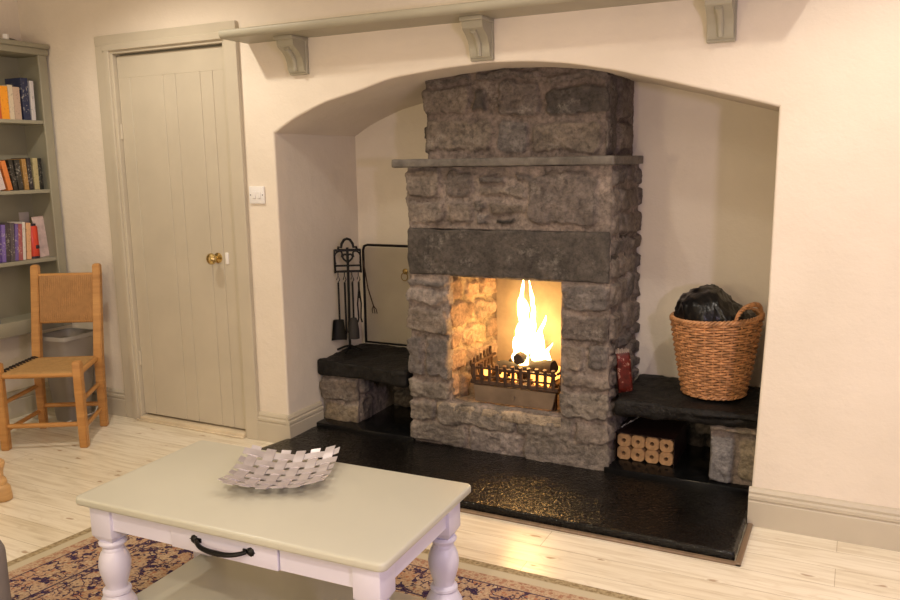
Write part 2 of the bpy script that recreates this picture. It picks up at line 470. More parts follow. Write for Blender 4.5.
# ------------------------------------------------------------------ camera
f_px, pp, rr, yy = 812.64, 0.16827, 0.016353, 0.467323
cy_, sy_, cp_, sp_, cr_, sr_ = math.cos(yy), math.sin(yy), math.cos(pp), math.sin(pp), math.cos(rr), math.sin(rr)
fwd = Vector((-sy_ * cp_, cy_ * cp_, -sp_)); rgt = Vector((cy_, sy_, 0)); dwn = fwd.cross(rgt)
r2 = rgt * cr_ + dwn * sr_; d2 = -rgt * sr_ + dwn * cr_
cam = bpy.data.cameras.new('camera'); co = bpy.data.objects.new('camera', cam); COL.objects.link(co)
cam.sensor_width = 36; cam.lens = f_px / 900 * 36; cam.clip_start = 0.02
mw = Matrix.Identity(4)
for i in range(3):
    mw[i][0] = r2[i]; mw[i][1] = -d2[i]; mw[i][2] = -fwd[i]
mw[2][3] = H
co.matrix_world = mw
SC.camera = co

# ------------------------------------------------------------------ setting
DX0, DX1, DZ1 = -3.612, -2.852, 2.025         # door leaf opening
ARCH = [(-2.571, 1.583), (-2.411, 1.662), (-2.179, 1.734), (-1.857, 1.805), (-1.514, 1.834), (-1.287, 1.832), (-1.114, 1.815),
        (-0.949, 1.785), (-0.751, 1.737), (-0.563, 1.686), (-0.419, 1.646), (-0.284, 1.606)]
def arch_z(x):
    # smooth interpolation (catmull-rom through the measured points)
    for i in range(len(ARCH) - 1):
        x0, z0 = ARCH[i]; x1, z1 = ARCH[i + 1]
        if x <= x1 or i == len(ARCH) - 2:
            t = (x - x0) / (x1 - x0); t = max(0, min(1, t))
            zm = ARCH[i - 1] if i > 0 else (2 * x0 - x1, 2 * z0 - z1)
            zp = ARCH[i + 2] if i + 2 < len(ARCH) else (2 * x1 - x0, 2 * z1 - z0)
            m0 = (z1 - zm[1]) / (x1 - zm[0]) * (x1 - x0); m1 = (zp[1] - z0) / (zp[0] - x0) * (x1 - x0)
            h = lambda a, b, c, d: a * (2 * t**3 - 3 * t**2 + 1) + b * (t**3 - 2 * t**2 + t) + c * (-2 * t**3 + 3 * t**2) + d * (t**3 - t**2)
            return h(z0, m0, z1, m1)

def build_shell():
    m = MB(); m.quad((LX, -1.6, 0), (2.6, -1.6, 0), (2.6, BY + 0.02, 0), (LX, BY + 0.02, 0))
    tag(m.build('floor', M_FLOOR), kind='structure')
    m = MB(); m.box(LX - 0.1, 2.6, -1.6, WY + 0.9, CEIL, CEIL + 0.1)
    tag(m.build('ceiling', M_CEIL), kind='structure')
    m = MB(); m.box(LX - 0.1, LX, -1.6, WY + 0.9, 0, CEIL)
    tag(m.build('wall_left', M_PLASTER), kind='structure')
    # fireplace wall: columns with openings, rounded plaster arris on the arch
    m = MB()
    cols = []
    r = 0.010
    def col(x0, x1, z0): m.quad((x0, WY, z0), (x1, WY, z0), (x1, WY, CEIL), (x0, WY, CEIL))
    col(LX, DX0 - 0.02, 0); col(DX0 - 0.02, DX1 + 0.02, DZ1 + 0.02); col(DX1 + 0.02, XL - r, 0); col(XR + r, 2.6, 0)
    N = 96
    xs = [XL + (XR - XL) * i / N for i in range(N + 1)]
    path = [(XL, 0.0)] + [(x, arch_z(x)) for x in xs] + [(XR - 0.004, 0.9), (XR - 0.016, 0.55), (XR - 0.036, 0.0)]
    # outline offset outwards by r (for the rounded arris)
    def off(i, d):
        p = Vector((path[i][0], path[i][1]))
        if i == 0: n = Vector((-1, 0))
        elif i == len(path) - 1: n = Vector((1, 0))
        else:
            a = Vector(path[i - 1]); b = Vector(path[i + 1])
            t1 = (p - a).normalized(); t2 = (b - p).normalized()
            n1 = Vector((-t1.y, t1.x)); n2 = Vector((-t2.y, t2.x))
            n = (n1 + n2); n /= max(0.4, n.dot(n1))
        return p + n * d
    rows = []
    offs = [(r, 0)] + [(r - r * math.sin(a), r - r * math.cos(a)) for a in (PI / 8, PI / 4, 3 * PI / 8, PI / 2)]
    for d, dy in offs:
        row = []
        for i in range(len(path)):
            q = off(i, d)
            jit = 0.004 * mnoise.noise(Vector((q.x * 6, q.y * 6, dy * 3))) if 0 < i < len(path) - 1 else 0
            row.append((q.x, WY + dy, q.y + jit))
        rows.append(row)
    m.grid(rows)
    top = rows[0]
    for a, b in zip(top[1:-4], top[2:-3]):
        m.quad(a, b, (b[0], WY, CEIL), (a[0], WY, CEIL))
    a, b = top[1], top[-4]
    for p_, q_ in zip(top[-4:-1], top[-3:]): m.quad(p_, (XR + r, WY, p_[2]), (XR + r, WY, q_[2]), q_)
    m.quad((XL - r, WY, a[2]), a, (a[0], WY, CEIL), (XL - r, WY, CEIL))
    m.quad(b, (XR + r, WY, b[2]), (XR + r, WY, CEIL), (b[0], WY, CEIL))
    bmesh.ops.remove_doubles(m.bm, verts=m.bm.verts[:], dist=1e-4)
    tag(m.build('wall_back', M_PLASTER, smooth=None), kind='structure')
    # the alcove: jambs and arched soffit, and its rear wall
    m = MB()
    m.grid([[(q[0], y, q[2]) for q in rows[-1]] for y in (WY + r, BY)])
    tag(m.build('wall_alcove_sides', M_PLASTER, smooth=None), kind='structure')
    m = MB(); m.quad((XL - 0.02, BY, 0), (XR + 0.02, BY, 0), (XR + 0.02, BY, 1.95), (XL - 0.02, BY, 1.95))
    tag(m.build('wall_alcove_rear', M_PLASTER, smooth=None), kind='structure')

def skirting(name, x0, x1, dirn='x', y=WY):
    prof = [(0.0, 0.0), (0.022, 0.0), (0.022, 0.100), (0.016, 0.106), (0.022, 0.112), (0.022, 0.124), (0.014, 0.130), (0.016, 0.140), (0.009, 0.152), (0.0, 0.156)]
    m = MB()
    if dirn == 'x':      # along x, faces -y
        M = Matrix(((0, 1, 0, x0), (-1, 0, 0, y), (0, 0, 1, 0), (0, 0, 0, 1)))
        m.prism(prof, x1 - x0, M)
    else:                # along y, faces +x at x=y arg
        M = Matrix(((1, 0, 0, y), (0, 1, 0, x0), (0, 0, 1, 0), (0, 0, 0, 1)))
        m.prism(prof, x1 - x0, M)
    return tag(m.build(name, M_SAGE, smooth=None), kind='structure')

build_shell()
skirting('baseboard_right', XR - 0.038, 2.6)
skirting('baseboard_center', -2.757, XL, 'x')
skirting('baseboard_corner', LX, -3.732, 'x')
skirting('baseboard_left', -1.6, WY - 0.022, 'y', LX)
o = skirting('baseboard_alcove', WY - 0.022, 3.50, 'y', XL)

def build_door():
    d = bpy.data.objects.new('door_1', None); COL.objects.link(d); d['kind'] = 'structure'
    d.location = ((DX0 + DX1) / 2, WY, 0); MW[d.name] = T((DX0 + DX1) / 2, WY, 0)
    # planks, V-jointed, with shallow beads
    W = DX1 - DX0 - 0.009
    cuts = [0, .12, .435, .55, .775, .885, 1.0]
    m = MB()
    for a, b in zip(cuts, cuts[1:]):
        m.box(DX0 + a * W + 0.0015, DX0 + b * W - 0.0015, WY + 0.010, WY + 0.045, 0.034, DZ1 - 0.010, 0.0022, 1)
    m.box(DX0 + 0.003, DX1 - 0.012, WY + 0.014, WY + 0.044, 0.046, DZ1 - 0.009)
    m.box(DX0 + 0.003, DX1 - 0.0105, WY + 0.0092, WY + 0.03, DZ1 - 0.125, DZ1 - 0.0102, 0.002, 1)
    m.build('door_leaf', M_SAGE, d, smooth=None)
    # architrave, stepped
    m = MB()
    for (x0, x1, p) in ((-3.732, -3.655, .022), (-3.662, -3.628, .030), (-3.634, -3.612, .016)):
        m.box(x0, x1, WY - p, WY + 0.03, 0, DZ1 + (-3.612 - x0) * .82, 0.004, 2)
    for (x0, x1, p) in ((-2.852, -2.835, .016), (-2.838, -2.757, .024)):
        m.box(x0, x1, WY - p, WY + 0.03, 0, DZ1 + (x1 + 2.852) , 0.004, 2)
    for (z0, z1, p) in ((DZ1, DZ1 + .022, .0168), (DZ1 + .016, DZ1 + .05, .0312), (DZ1 + .045, DZ1 + .098, .0232)):
        m.box(-3.612 - (z1 - DZ1) * 1.2, -2.852 + (z1 - DZ1) * .96, WY - p, WY + 0.03, z0, z1, 0.004, 2)
    m.build('door_frame', M_SAGE, d, smooth=None)
    m = MB(); m.box(DX0 - 0.02, DX1 + 0.02, WY + 0.05, WY + 0.09, 0, DZ1 + 0.02)
    m.build('door_lining', M_SAGE2, d, smooth=None)
    m = MB(); m.box(DX0, DX1, WY - 0.030, WY + 0.05, 0.0, 0.024, 0.005, 2)
    m.box(DX0 - 0.02, DX1 + .005, WY - 0.042, WY - 0.028, 0.0, 0.010, 0.003, 1)
    th = m.build('threshold', mat('pale_threshold', (0.66, 0.56, 0.40), 0.4), d); th['label'] = 'pale pine threshold strip'
    # brass knob
    m = MB()
    kx, kz = -2.985, 0.955
    M = T(kx, WY + 0.010, kz) @ Rx(PI / 2)
    m.lathe([(0.0, 0), (0.027, 0), (0.027, 0.004), (0.02, 0.007), (0.010, 0.010), (0.009, 0.03), (0.014, 0.034), (0.025, 0.04), (0.030, 0.05), (0.029, 0.06), (0.02, 0.069), (0.008, 0.073), (0, 0.0735)], 24, M)
    k = m.build('door_knob', M_BRASS, d, smooth=60); k['label'] = 'round polished brass knob'
    m = MB(); m.box(kx + 0.05, kx + 0.072, WY + 0.004, WY + 0.012, kz - 0.032, kz + 0.03, 0.004, 2)
    e = m.build('escutcheon', M_PLASTIC, d); e['label'] = 'pale keyhole plate'
    for z in (0.36, 1.62):
        m = MB(); m.tube([(DX0 + 0.002, WY + 0.006, z - 0.04), (DX0 + 0.002, WY + 0.006, z + 0.04)], 0.006, 10)
        m.build('hinge', M_SAGE, d)
build_door()

# ------------------------------------------------------------------ stonework
STONE_COLS = [(0.138, 0.114, 0.10), (0.168, 0.138, 0.115), (0.11, 0.092, 0.082), (0.19, 0.156, 0.128), (0.148, 0.130, 0.12), (0.205, 0.17, 0.142)]
MORTAR = (0.235, 0.192, 0.165)
def courses(s0, s1, z0, z1, rs, hmin=0.07, hmax=0.15, wmin=0.09, wmax=0.24, gap=0.012):
    out = []; z = z1
    while z - z0 > 0.03:
        h = rs.uniform(hmin, hmax)
        if z - h - z0 < hmin * 0.7: h = z - z0
        s = s0
        while s1 - s > 0.02:
            w = rs.uniform(wmin, wmax)
            if s1 - s - w < wmin * 0.7: w = s1 - s
            dz = rs.uniform(-0.01, 0.01)
            out.append((s + gap / 2, z - h + gap / 2 + dz, s + w - gap / 2, z - gap / 2 + dz, rs.choice(STONE_COLS)))
            s += w
        z -= h
    return out

def stone_wrap(name, path, z0, z1, stones, parent, hole=None, res=0.006, seed=0, depth=0.018, mortar=MORTAR, lip=0.06, top=False, mats=None, sharp_round=0.012, warp=0.026):
    """a rubble face running along the plan path; every stone in (s, z) stands proud of the mortar"""
    P = [np.array(p, float) for p in path]
    seg = [np.linalg.norm(b - a) for a, b in zip(P, P[1:])]
    cum = np.concatenate([[0], np.cumsum(seg)]); L = cum[-1]
    ns = int(round(L / res)) + 1; nz = int(round((z1 - z0) / res)) + 1
    s = np.linspace(0, L, ns); z = np.linspace(z0, z1, nz)
    def at(v):
        v = np.clip(v, 0, L); i = np.clip(np.searchsorted(cum, v, side='right') - 1, 0, len(seg) - 1)
        t = (v - cum[i]) / np.array(seg)[i]
        A = np.array(P)[i]; B = np.array(P)[i + 1]
        return A + (B - A) * t[:, None]
    k = sharp_round
    base = (at(s - k) + at(s) * 2 + at(s + k)) / 4
    tan = at(s + k) - at(s - k); tan /= np.linalg.norm(tan, axis=1)[:, None]
    nrm = np.stack([tan[:, 1], -tan[:, 0]], 1)
    S, Z = np.meshgrid(s, z)                        # rows z
    sp = S.ravel(); zp = Z.ravel(); B = np.tile(base, (nz, 1)); Nn = np.tile(nrm, (nz, 1))
    Q = np.stack([sp, zp, np.full_like(sp, seed * 3.3)], 1)
    ws = sp + warp * fbm(Q, 11, 3, seed + 1) + 0.005 * fbm(Q, 45, 2, seed + 4); wz = zp + warp * fbm(Q, 11, 3, seed + 2) + 0.005 * fbm(Q, 45, 2, seed + 5)
    best = np.full(sp.shape, -1.0); bid = np.full(sp.shape, -1)
    for i, st in enumerate(stones):
        cx, cz = (st[0] + st[2]) / 2, (st[1] + st[3]) / 2; hx, hz = (st[2] - st[0]) / 2, (st[3] - st[1]) / 2
        rr_ = min(hx, hz) * 0.5
        qx = np.abs(ws - cx) - hx + rr_; qz = np.abs(wz - cz) - hz + rr_
        d = np.hypot(np.maximum(qx, 0), np.maximum(qz, 0)) + np.minimum(np.maximum(qx, qz), 0) - rr_
        ins = -d
        up = ins > best
        best = np.where(up, ins, best); bid = np.where(up, i, bid)
    rsd = np.random.RandomState(seed + 5)
    pro = rsd.uniform(0.55, 1.25, max(1, len(stones))); tilt = rsd.uniform(-0.07, 0.07, (max(1, len(stones)), 2))
    e = sstep(-0.001, 0.011, best + 0.005 * fbm(Q, 30, 3, seed + 14) - 0.004)
    idx = np.clip(bid, 0, None)
    cxs = np.array([(st[0] + st[2]) / 2 for st in stones]); czs = np.array([(st[1] + st[3]) / 2 for st in stones])
    lay = fbm(Q * np.array([1, 1.3, 1]) + idx[:, None] * 1.7, 16, 4, seed + 9)
    ridge = 1 - np.abs(fbm(Q + idx[:, None] * 0.9, 20, 4, seed + 11)) * 2
    hh = e * (depth * pro[idx] + tilt[idx, 0] * (sp - cxs[idx]) + tilt[idx, 1] * (zp - czs[idx]) + 0.014 * lay + 0.003 * ridge) + (1 - e) * 0.006 * fbm(Q, 24, 4, seed + 3) + 0.002 * fbm(Q, 120, 2, seed + 8)
    X = B[:, 0] + Nn[:, 0] * (hh - depth * 0.75); Y = B[:, 1] + Nn[:, 1] * (hh - depth * 0.75)
    co_ = np.stack([X, Y, zp], 1)
    cols = np.array([st[4] for st in stones]); mc = np.array(mortar)
    c = mc[None] * (1 - e[:, None]) + cols[idx] * e[:, None]
    var = 1 + 0.25 * fbm(Q, 7, 3, seed + 21)
    c = np.clip(c * var[:, None], 0, 1)
    ii = np.arange(ns * nz).reshape(nz, ns)
    a, b2, c2, d2_ = ii[:-1, :-1].ravel(), ii[:-1, 1:].ravel(), ii[1:, 1:].ravel(), ii[1:, :-1].ravel()
    F = np.stack([a, b2, c2, d2_], 1)
    if hole is not None:
        sm = (S[:-1, :-1].ravel() + res / 2); zm = (Z[:-1, :-1].ravel() + res / 2)
        drop = np.zeros(len(F), bool)
        for (h0, hz0, h1, hz1) in hole: drop |= (sm > h0) & (sm < h1) & (zm > hz0) & (zm < hz1)
        F = F[~drop]
    me = bpy.data.meshes.new(name)
    me.from_pydata(co_.tolist(), [], F.tolist())
    at_ = me.color_attributes.new('tint', 'FLOAT_COLOR', 'POINT')
    at_.data.foreach_set('color', np.concatenate([c, np.ones((len(c), 1))], 1).ravel())
    bm = bmesh.new(); bm.from_mesh(me)
    bmesh.ops.delete(bm, geom=[v for v in bm.verts if not v.link_faces], context='VERTS')
    if hole is not None and lip:
        es = []
        for e_ in bm.edges:
            if len(e_.link_faces) == 1:
                mid = (e_.verts[0].co + e_.verts[1].co) / 2
                if z0 + 0.01 < mid.z < z1 - 0.01 and min(abs(mid.x - path[0][0]), abs(mid.x - path[-1][0])) > 0.08: es.append(e_)
        r = bmesh.ops.extrude_edge_only(bm, edges=es)
        for v in r['geom']:
            if isinstance(v, bmesh.types.BMVert): v.co.y += lip
    if top:
        es = [e_ for e_ in bm.edges if len(e_.link_faces) == 1 and min(e_.verts[0].co.z, e_.verts[1].co.z) > z1 - 0.004]
        r = bmesh.ops.extrude_edge_only(bm, edges=es)
        for v in r['geom']:
            if isinstance(v, bmesh.types.BMVert): v.co.y = max(v.co.y, path[0][1])
    bmesh.ops.recalc_face_normals(bm, faces=bm.faces[:])
    bm.to_mesh(me); bm.free()
    return link_mesh(name, me, mats or M_STONE, parent, True, True)

def rough_box(name, b, mat_, parent=None, res=0.01, amp=0.006, rad=0.012, sc=12, seed=0, tint=None, lo=0.0, skew=None):
    """a split slab: rounded box pushed about by noise, closed all round"""
    x0, x1, y0, y1, z0, z1 = b
    n = [max(2, int(round((q - p) / res))) for p, q in ((x0, x1), (y0, y1), (z0, z1))]
    verts = {}; faces = []; co_ = []
    def vid(i, j, k):
        if (i, j, k) not in verts:
            verts[(i, j, k)] = len(co_); co_.append((x0 + (x1 - x0) * i / n[0], y0 + (y1 - y0) * j / n[1], z0 + (z1 - z0) * k / n[2]))
        return verts[(i, j, k)]
    for i in range(n[0]):
        for j in range(n[1]):
            for k, fl in ((0, 1), (n[2], 0)):
                q = [vid(i, j, k), vid(i + 1, j, k), vid(i + 1, j + 1, k), vid(i, j + 1, k)]; faces.append(q[::-1] if fl else q)
    for i in range(n[0]):
        for k in range(n[2]):
            for j, fl in ((0, 0), (n[1], 1)):
                q = [vid(i, j, k), vid(i + 1, j, k), vid(i + 1, j, k + 1), vid(i, j, k + 1)]; faces.append(q[::-1] if fl else q)
    for j in range(n[1]):
        for k in range(n[2]):
            for i, fl in ((0, 1), (n[0], 0)):
                q = [vid(i, j, k), vid(i, j + 1, k), vid(i, j + 1, k + 1), vid(i, j, k + 1)]; faces.append(q[::-1] if fl else q)
    C = np.array(co_); lo_ = np.array([x0, y0, z0]) + rad; hi_ = np.array([x1, y1, z1]) - rad
    inn = np.clip(C, np.minimum(lo_, hi_), np.maximum(lo_, hi_)); dv = C - inn; l = np.linalg.norm(dv, axis=1)
    nr = dv / np.maximum(l, 1e-9)[:, None]
    C2 = inn + nr * rad
    nz_ = fbm(C, sc, 4, seed) * amp + fbm(C, sc * 4, 3, seed + 3) * amp * 0.35
    C2 = C2 + nr * (nz_[:, None] - amp * 0.5)
    if skew is not None:
        C2 = np.array([skew(p) for p in C2])
    me = bpy.data.meshes.new(name); me.from_pydata(C2.tolist(), [], faces)
    if tint is not None:
        at_ = me.color_attributes.new('tint', 'FLOAT_COLOR', 'POINT')
        v = 1 + 0.3 * fbm(C, 6, 3, seed + 7)
        at_.data.foreach_set('color', np.concatenate([np.array(tint)[None] * v[:, None], np.ones((len(C), 1))], 1).ravel())
    return link_mesh(name, me, mat_, parent, True, True)

# pixel -> plan helper used only to lay out the stones on the chimney's own face
Mc = np.array([list(r2), list(d2), list(fwd)])
def pix(px, py, Y=CY):
    d = Mc.T @ np.array([(px - 450) / f_px, (py - 300) / f_px, 1.0]); t = Y / d[1]
    return d[0] * t, H + d[2] * t

CX0, CX1 = -1.972, -0.946        # lower body
UX0, UX1 = -1.866, -0.978        # upper body
LZ0, LZ1 = 1.405, 1.447          # slate shelf
def px_stones(lst, off, face_x0, clampx):
    out = []
    for (x0, y0, x1, y1, c) in lst:
        ax, az = pix(x0, (y0 + y1) / 2); bx, bz = pix(x1, (y0 + y1) / 2)
        _, zt = pix((x0 + x1) / 2, y0); _, zb = pix((x0 + x1) / 2, y1)
        out.append((ax - face_x0 + off, zb, bx - face_x0 + off, zt, c))
    return out
g1, g2, g3, g4, g5, g6 = STONE_COLS
PALE = (0.24, 0.205, 0.18); BASEC = (0.21, 0.18, 0.15); DK_STONE_HOLLOW = (0.075, 0.065, 0.058); TAN = (0.165, 0.135, 0.108)

def build_chimney():
    t = thing('stone_fireplace', 'grey rubble-stone chimney and fireplace standing in the white arched alcove', 'fireplace', ((CX0 + CX1) / 2, (CY + BY) / 2, 0.035))
    sd = BY - CY                                        # side depth
    rs = random.Random(3)
    # ---- lower body
    lower = [(406, 169, 441, 197, g4), (446, 169, 475, 201, g1), (477, 174, 504, 185, g3), (516, 173, 541, 184, g3), (478, 187, 526, 199, g4),
             (408, 200, 446, 223, g6), (448, 204, 473, 225, g4), (474, 201, 488, 211, g3), (475, 213, 489, 225, g5), (489, 203, 524, 216, TAN), (494, 218, 514, 226, (0.03, 0.027, 0.024)), (527, 171, 600, 226, g1),  # near-black entry paints the shade in a hole between stones
             (404, 279, 446, 288, g5), (404, 289, 447, 303, PALE), (404, 307, 448, 334, g4), (404, 338, 424, 377, g5), (425, 338, 450, 379, g5), (404, 380, 449, 398, BASEC),
             (560, 287, 611, 312, g5), (558, 315, 611, 342, g1), (559, 345, 585, 372, g4), (587, 345, 611, 372, g5), (560, 376, 611, 391, g6), (558, 393, 611, 422, BASEC),
             (405, 399, 435, 421, BASEC), (436, 404, 514, 430, BASEC), (515, 416, 573, 441, BASEC), (574, 425, 611, 446, g6),
             (405, 422, 465, 444, BASEC), (467, 431, 523, 458, PALE), (525, 438, 611, 472, BASEC), (405, 446, 464, 470, g6), (466, 460, 522, 480, g6)]
    st = px_stones(lower, sd, CX0, None)
    st += courses(-0.02, sd - 0.01, 0.03, LZ0, rs)
    st += courses(sd + (CX1 - CX0) + 0.012, 2 * sd + (CX1 - CX0) + 0.02, 0.03, LZ0, rs, 0.06, 0.14, 0.08, 0.2)
    s_of = lambda x: x - CX0 + sd
    holes = [(s_of(-1.751), 0.262, s_of(-1.180), 0.888), (s_of(CX0) + 0.012, 0.895, s_of(CX1) - 0.008, 1.118)]
    o = stone_wrap('stone_surround', [(CX0, BY), (CX0, CY), (CX1, CY), (CX1, BY)], 0.03, LZ0, st, t, hole=holes, seed=1, lip=0.05)
    # ---- lintel
    rough_box('lintel', (CX0 + 0.004, CX1 - 0.008, CY - 0.006, CY + 0.30, 0.888, 1.122), M_LINTEL, t, 0.012, 0.012, 0.014, 9, 4, (0.07, 0.06, 0.052))['label'] = 'dark sooty single-stone lintel'
    # ---- slate shelf
    rough_box('slate_shelf', (-2.018, -0.932, CY - 0.045, BY - 0.02, LZ0, LZ1), M_SHELFSLATE, t, 0.012, 0.004, 0.006, 10, 6)['label'] = 'thin grey slate shelf slab'
    # ---- upper body
    upper = [(420, 74, 470, 84, g3), (474, 68, 540, 79, g1), (545, 70, 611, 82, g1), (418, 86, 468, 115, g4), (470, 89, 484, 111, DK_STONE_HOLLOW), (494, 80, 539, 115, g1), (543, 84, 611, 114, DK_STONE_HOLLOW),  # narrow dark entry paints the shade of a hollow; the wide one is stone
             (416, 119, 491, 152, TAN), (494, 119, 529, 152, g5), (531, 120, 600, 153, TAN), (602, 117, 613, 153, g3)]
    sdu = BY - CY - 0.012
    su = px_stones(upper, sdu, UX0, None)
    L0 = sdu + (UX1 - UX0)
    su += courses(-0.02, sdu - 0.006, LZ1, 1.86, rs)
    su += [(L0 + 0.008, LZ1 + 0.01, L0 + 0.16, 1.80, g3), (L0 + 0.17, LZ1 + 0.16, L0 + 0.4, 1.80, g1), (L0 + 0.17, LZ1 + 0.01, L0 + 0.42, LZ1 + 0.15, g2)]
    stone_wrap('stone_stack', [(UX0, BY), (UX0, CY + 0.012), (UX1, CY + 0.012), (UX1, BY)], LZ1 - 0.005, 1.858, su, t, seed=2, mortar=(0.165, 0.13, 0.11))
    # ---- firebox
    def cheek(x0, x1, seed, flip):
        p0, p1 = (x0, CY + 0.02), (x1, 3.825)
        path = [p0, p1] if not flip else [p1, p0]
        L = math.hypot(p1[0] - p0[0], p1[1] - p0[1])
        cs = courses(-0.01, L + 0.01, 0.25, 1.12, random.Random(seed), 0.05, 0.13, 0.07, 0.2)
        cs = [(a, b, c, d, tuple(min(1, v * k) for v, k in zip(e, (2.3, 1.8, 1.3)))) for a, b, c, d, e in cs]  # same stone colours lightened and warmed: firelight put into the tint
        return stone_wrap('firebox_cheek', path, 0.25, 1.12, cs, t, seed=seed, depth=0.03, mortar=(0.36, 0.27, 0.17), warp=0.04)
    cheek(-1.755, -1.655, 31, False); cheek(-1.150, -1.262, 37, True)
    m = MB()
    m.box(-1.70, -1.23, 3.82, 3.85, 0.25, 1.12); m.box(-1.80, -1.14, CY + 0.05, 3.85, 1.12, 1.14)
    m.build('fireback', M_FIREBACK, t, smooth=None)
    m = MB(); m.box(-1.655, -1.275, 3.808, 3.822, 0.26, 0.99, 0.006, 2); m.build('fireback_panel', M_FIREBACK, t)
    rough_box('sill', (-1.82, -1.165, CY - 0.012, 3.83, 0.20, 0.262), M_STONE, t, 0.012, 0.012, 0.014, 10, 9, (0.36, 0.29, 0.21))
build_chimney()

# ------------------------------------------------------------------ hearth
def build_hearth():
    t = thing('hearth', 'polished black slate hearth slab with brown wooden edging in front of the stone fireplace', 'hearth', (-1.45, 3.1, 0))
    def sk(p):
        k = (WY - p[1]) / (WY - 2.865)
        if p[0] < -1.5: p[0] -= 0.075 * max(0, k) * (-(p[0] + 1.5) / 1.1)
        return p
    rough_box('front_slab', (-2.565, -0.323, 2.865, 3.455, 0.0, 0.040), M_SLATE, t, 0.014, 0.003, 0.005, 18, 12, skew=sk)
    m = MB(); m.box(XL + 0.002, CX0 + 0.02, 3.43, BY - 0.01, 0.0, 0.058, 0.004, 2); m.build('inner_slab', M_SLATE_IN, t)
    m = MB(); m.box(CX1 - 0.02, XR - 0.038, 3.43, BY - 0.01, 0.0, 0.058, 0.004, 2); m.build('inner_slab', M_SLATE_IN, t)
    m = MB()
    m.box(-2.665, -0.300, 2.842, 2.864, 0.0, 0.010, 0.003, 1)
    m.build('edging_strip', M_TRIM, t)
    m = MB(); m.box(-0.321, -0.300, 2.842, WY - 0.024, 0.0, 0.014, 0.003, 1); m.build('edging_strip', M_TRIM, t)
build_hearth()

# ------------------------------------------------------------------ stone seats each side
def build_seats():
    t = thing('stone_bench', 'black slate slab on a rubble stone pier left of the fireplace, carrying the fire tools', 'stone bench', (-2.27, 3.7, 0.04))
    def sk(p):
        if p[1] < 3.6: p[1] -= 0.05 * max(0, min(1, (p[0] + 2.55) / 0.5)) * (3.6 - p[1]) / 0.13
        return p
    rough_box('slab', (XL + 0.004, CX0 - 0.004, 3.47, BY - 0.006, 0.305, 0.402), M_SEAT, t, 0.012, 0.016, 0.02, 9, 21, skew=sk)
    st = [(0.21, 0.16, 0.445, 0.30, g4), (0.20, 0.04, 0.455, 0.155, (0.25, 0.20, 0.14)), (0.21, 0.262, 0.44, 0.30, PALE),
          (0.47, 0.20, 0.60, 0.31, g5), (0.47, 0.05, 0.60, 0.19, g1)]
    st += courses(-0.02, 0.19, 0.03, 0.31, random.Random(8))
    stone_wrap('pier', [(XL + 0.01, 3.72), (XL + 0.015, 3.50), (-2.325, 3.515), (-2.325, 3.90)], 0.048, 0.315, st, t, seed=5)
    stone_wrap('rear_support', [(-2.33, 3.86), (-1.97, 3.86)], 0.055, 0.315, courses(0, 0.4, 0.04, 0.32, random.Random(4)), t, seed=6, mortar=(0.10, 0.09, 0.085))
    t = thing('stone_bench', 'black slate slab on a squared stone pier right of the fireplace, under the log basket', 'stone bench', (-0.62, 3.7, 0.04))
    def sk2(p):
        if p[1] < 3.6: p[1] += 0.012 * math.sin(p[0] * 14)
        p[2] += 0.02 * (p[0] + 0.95) / 0.65 if p[2] < 0.34 else 0
        return p
    rough_box('slab', (CX1 + 0.012, XR - 0.026, 3.425, BY - 0.006, 0.292, 0.386), M_SEAT, t, 0.012, 0.018, 0.03, 8, 23, skew=sk2)
    st = [(0.0, 0.02, 0.42, 0.31, g5), (0.442, 0.05, 0.555, 0.27, (0.20, 0.19, 0.185)), (0.562, 0.07, 0.70, 0.27, (0.26, 0.215, 0.155)), (0.44, 0.278, 0.70, 0.31, (0.3, 0.25, 0.19))]
    stone_wrap('pier', [(-0.523, 3.90), (-0.523, 3.46), (XR - 0.036, 3.46), (XR - 0.036, 3.5)], 0.052, 0.315, st, t, seed=7, warp=0.008)
    stone_wrap('rear_support', [(CX1 + 0.005, 3.88), (-0.53, 3.88)], 0.055, 0.30, courses(0, 0.45, 0.04, 0.32, random.Random(14)), t, seed=8, mortar=(0.06, 0.055, 0.05))
build_seats()

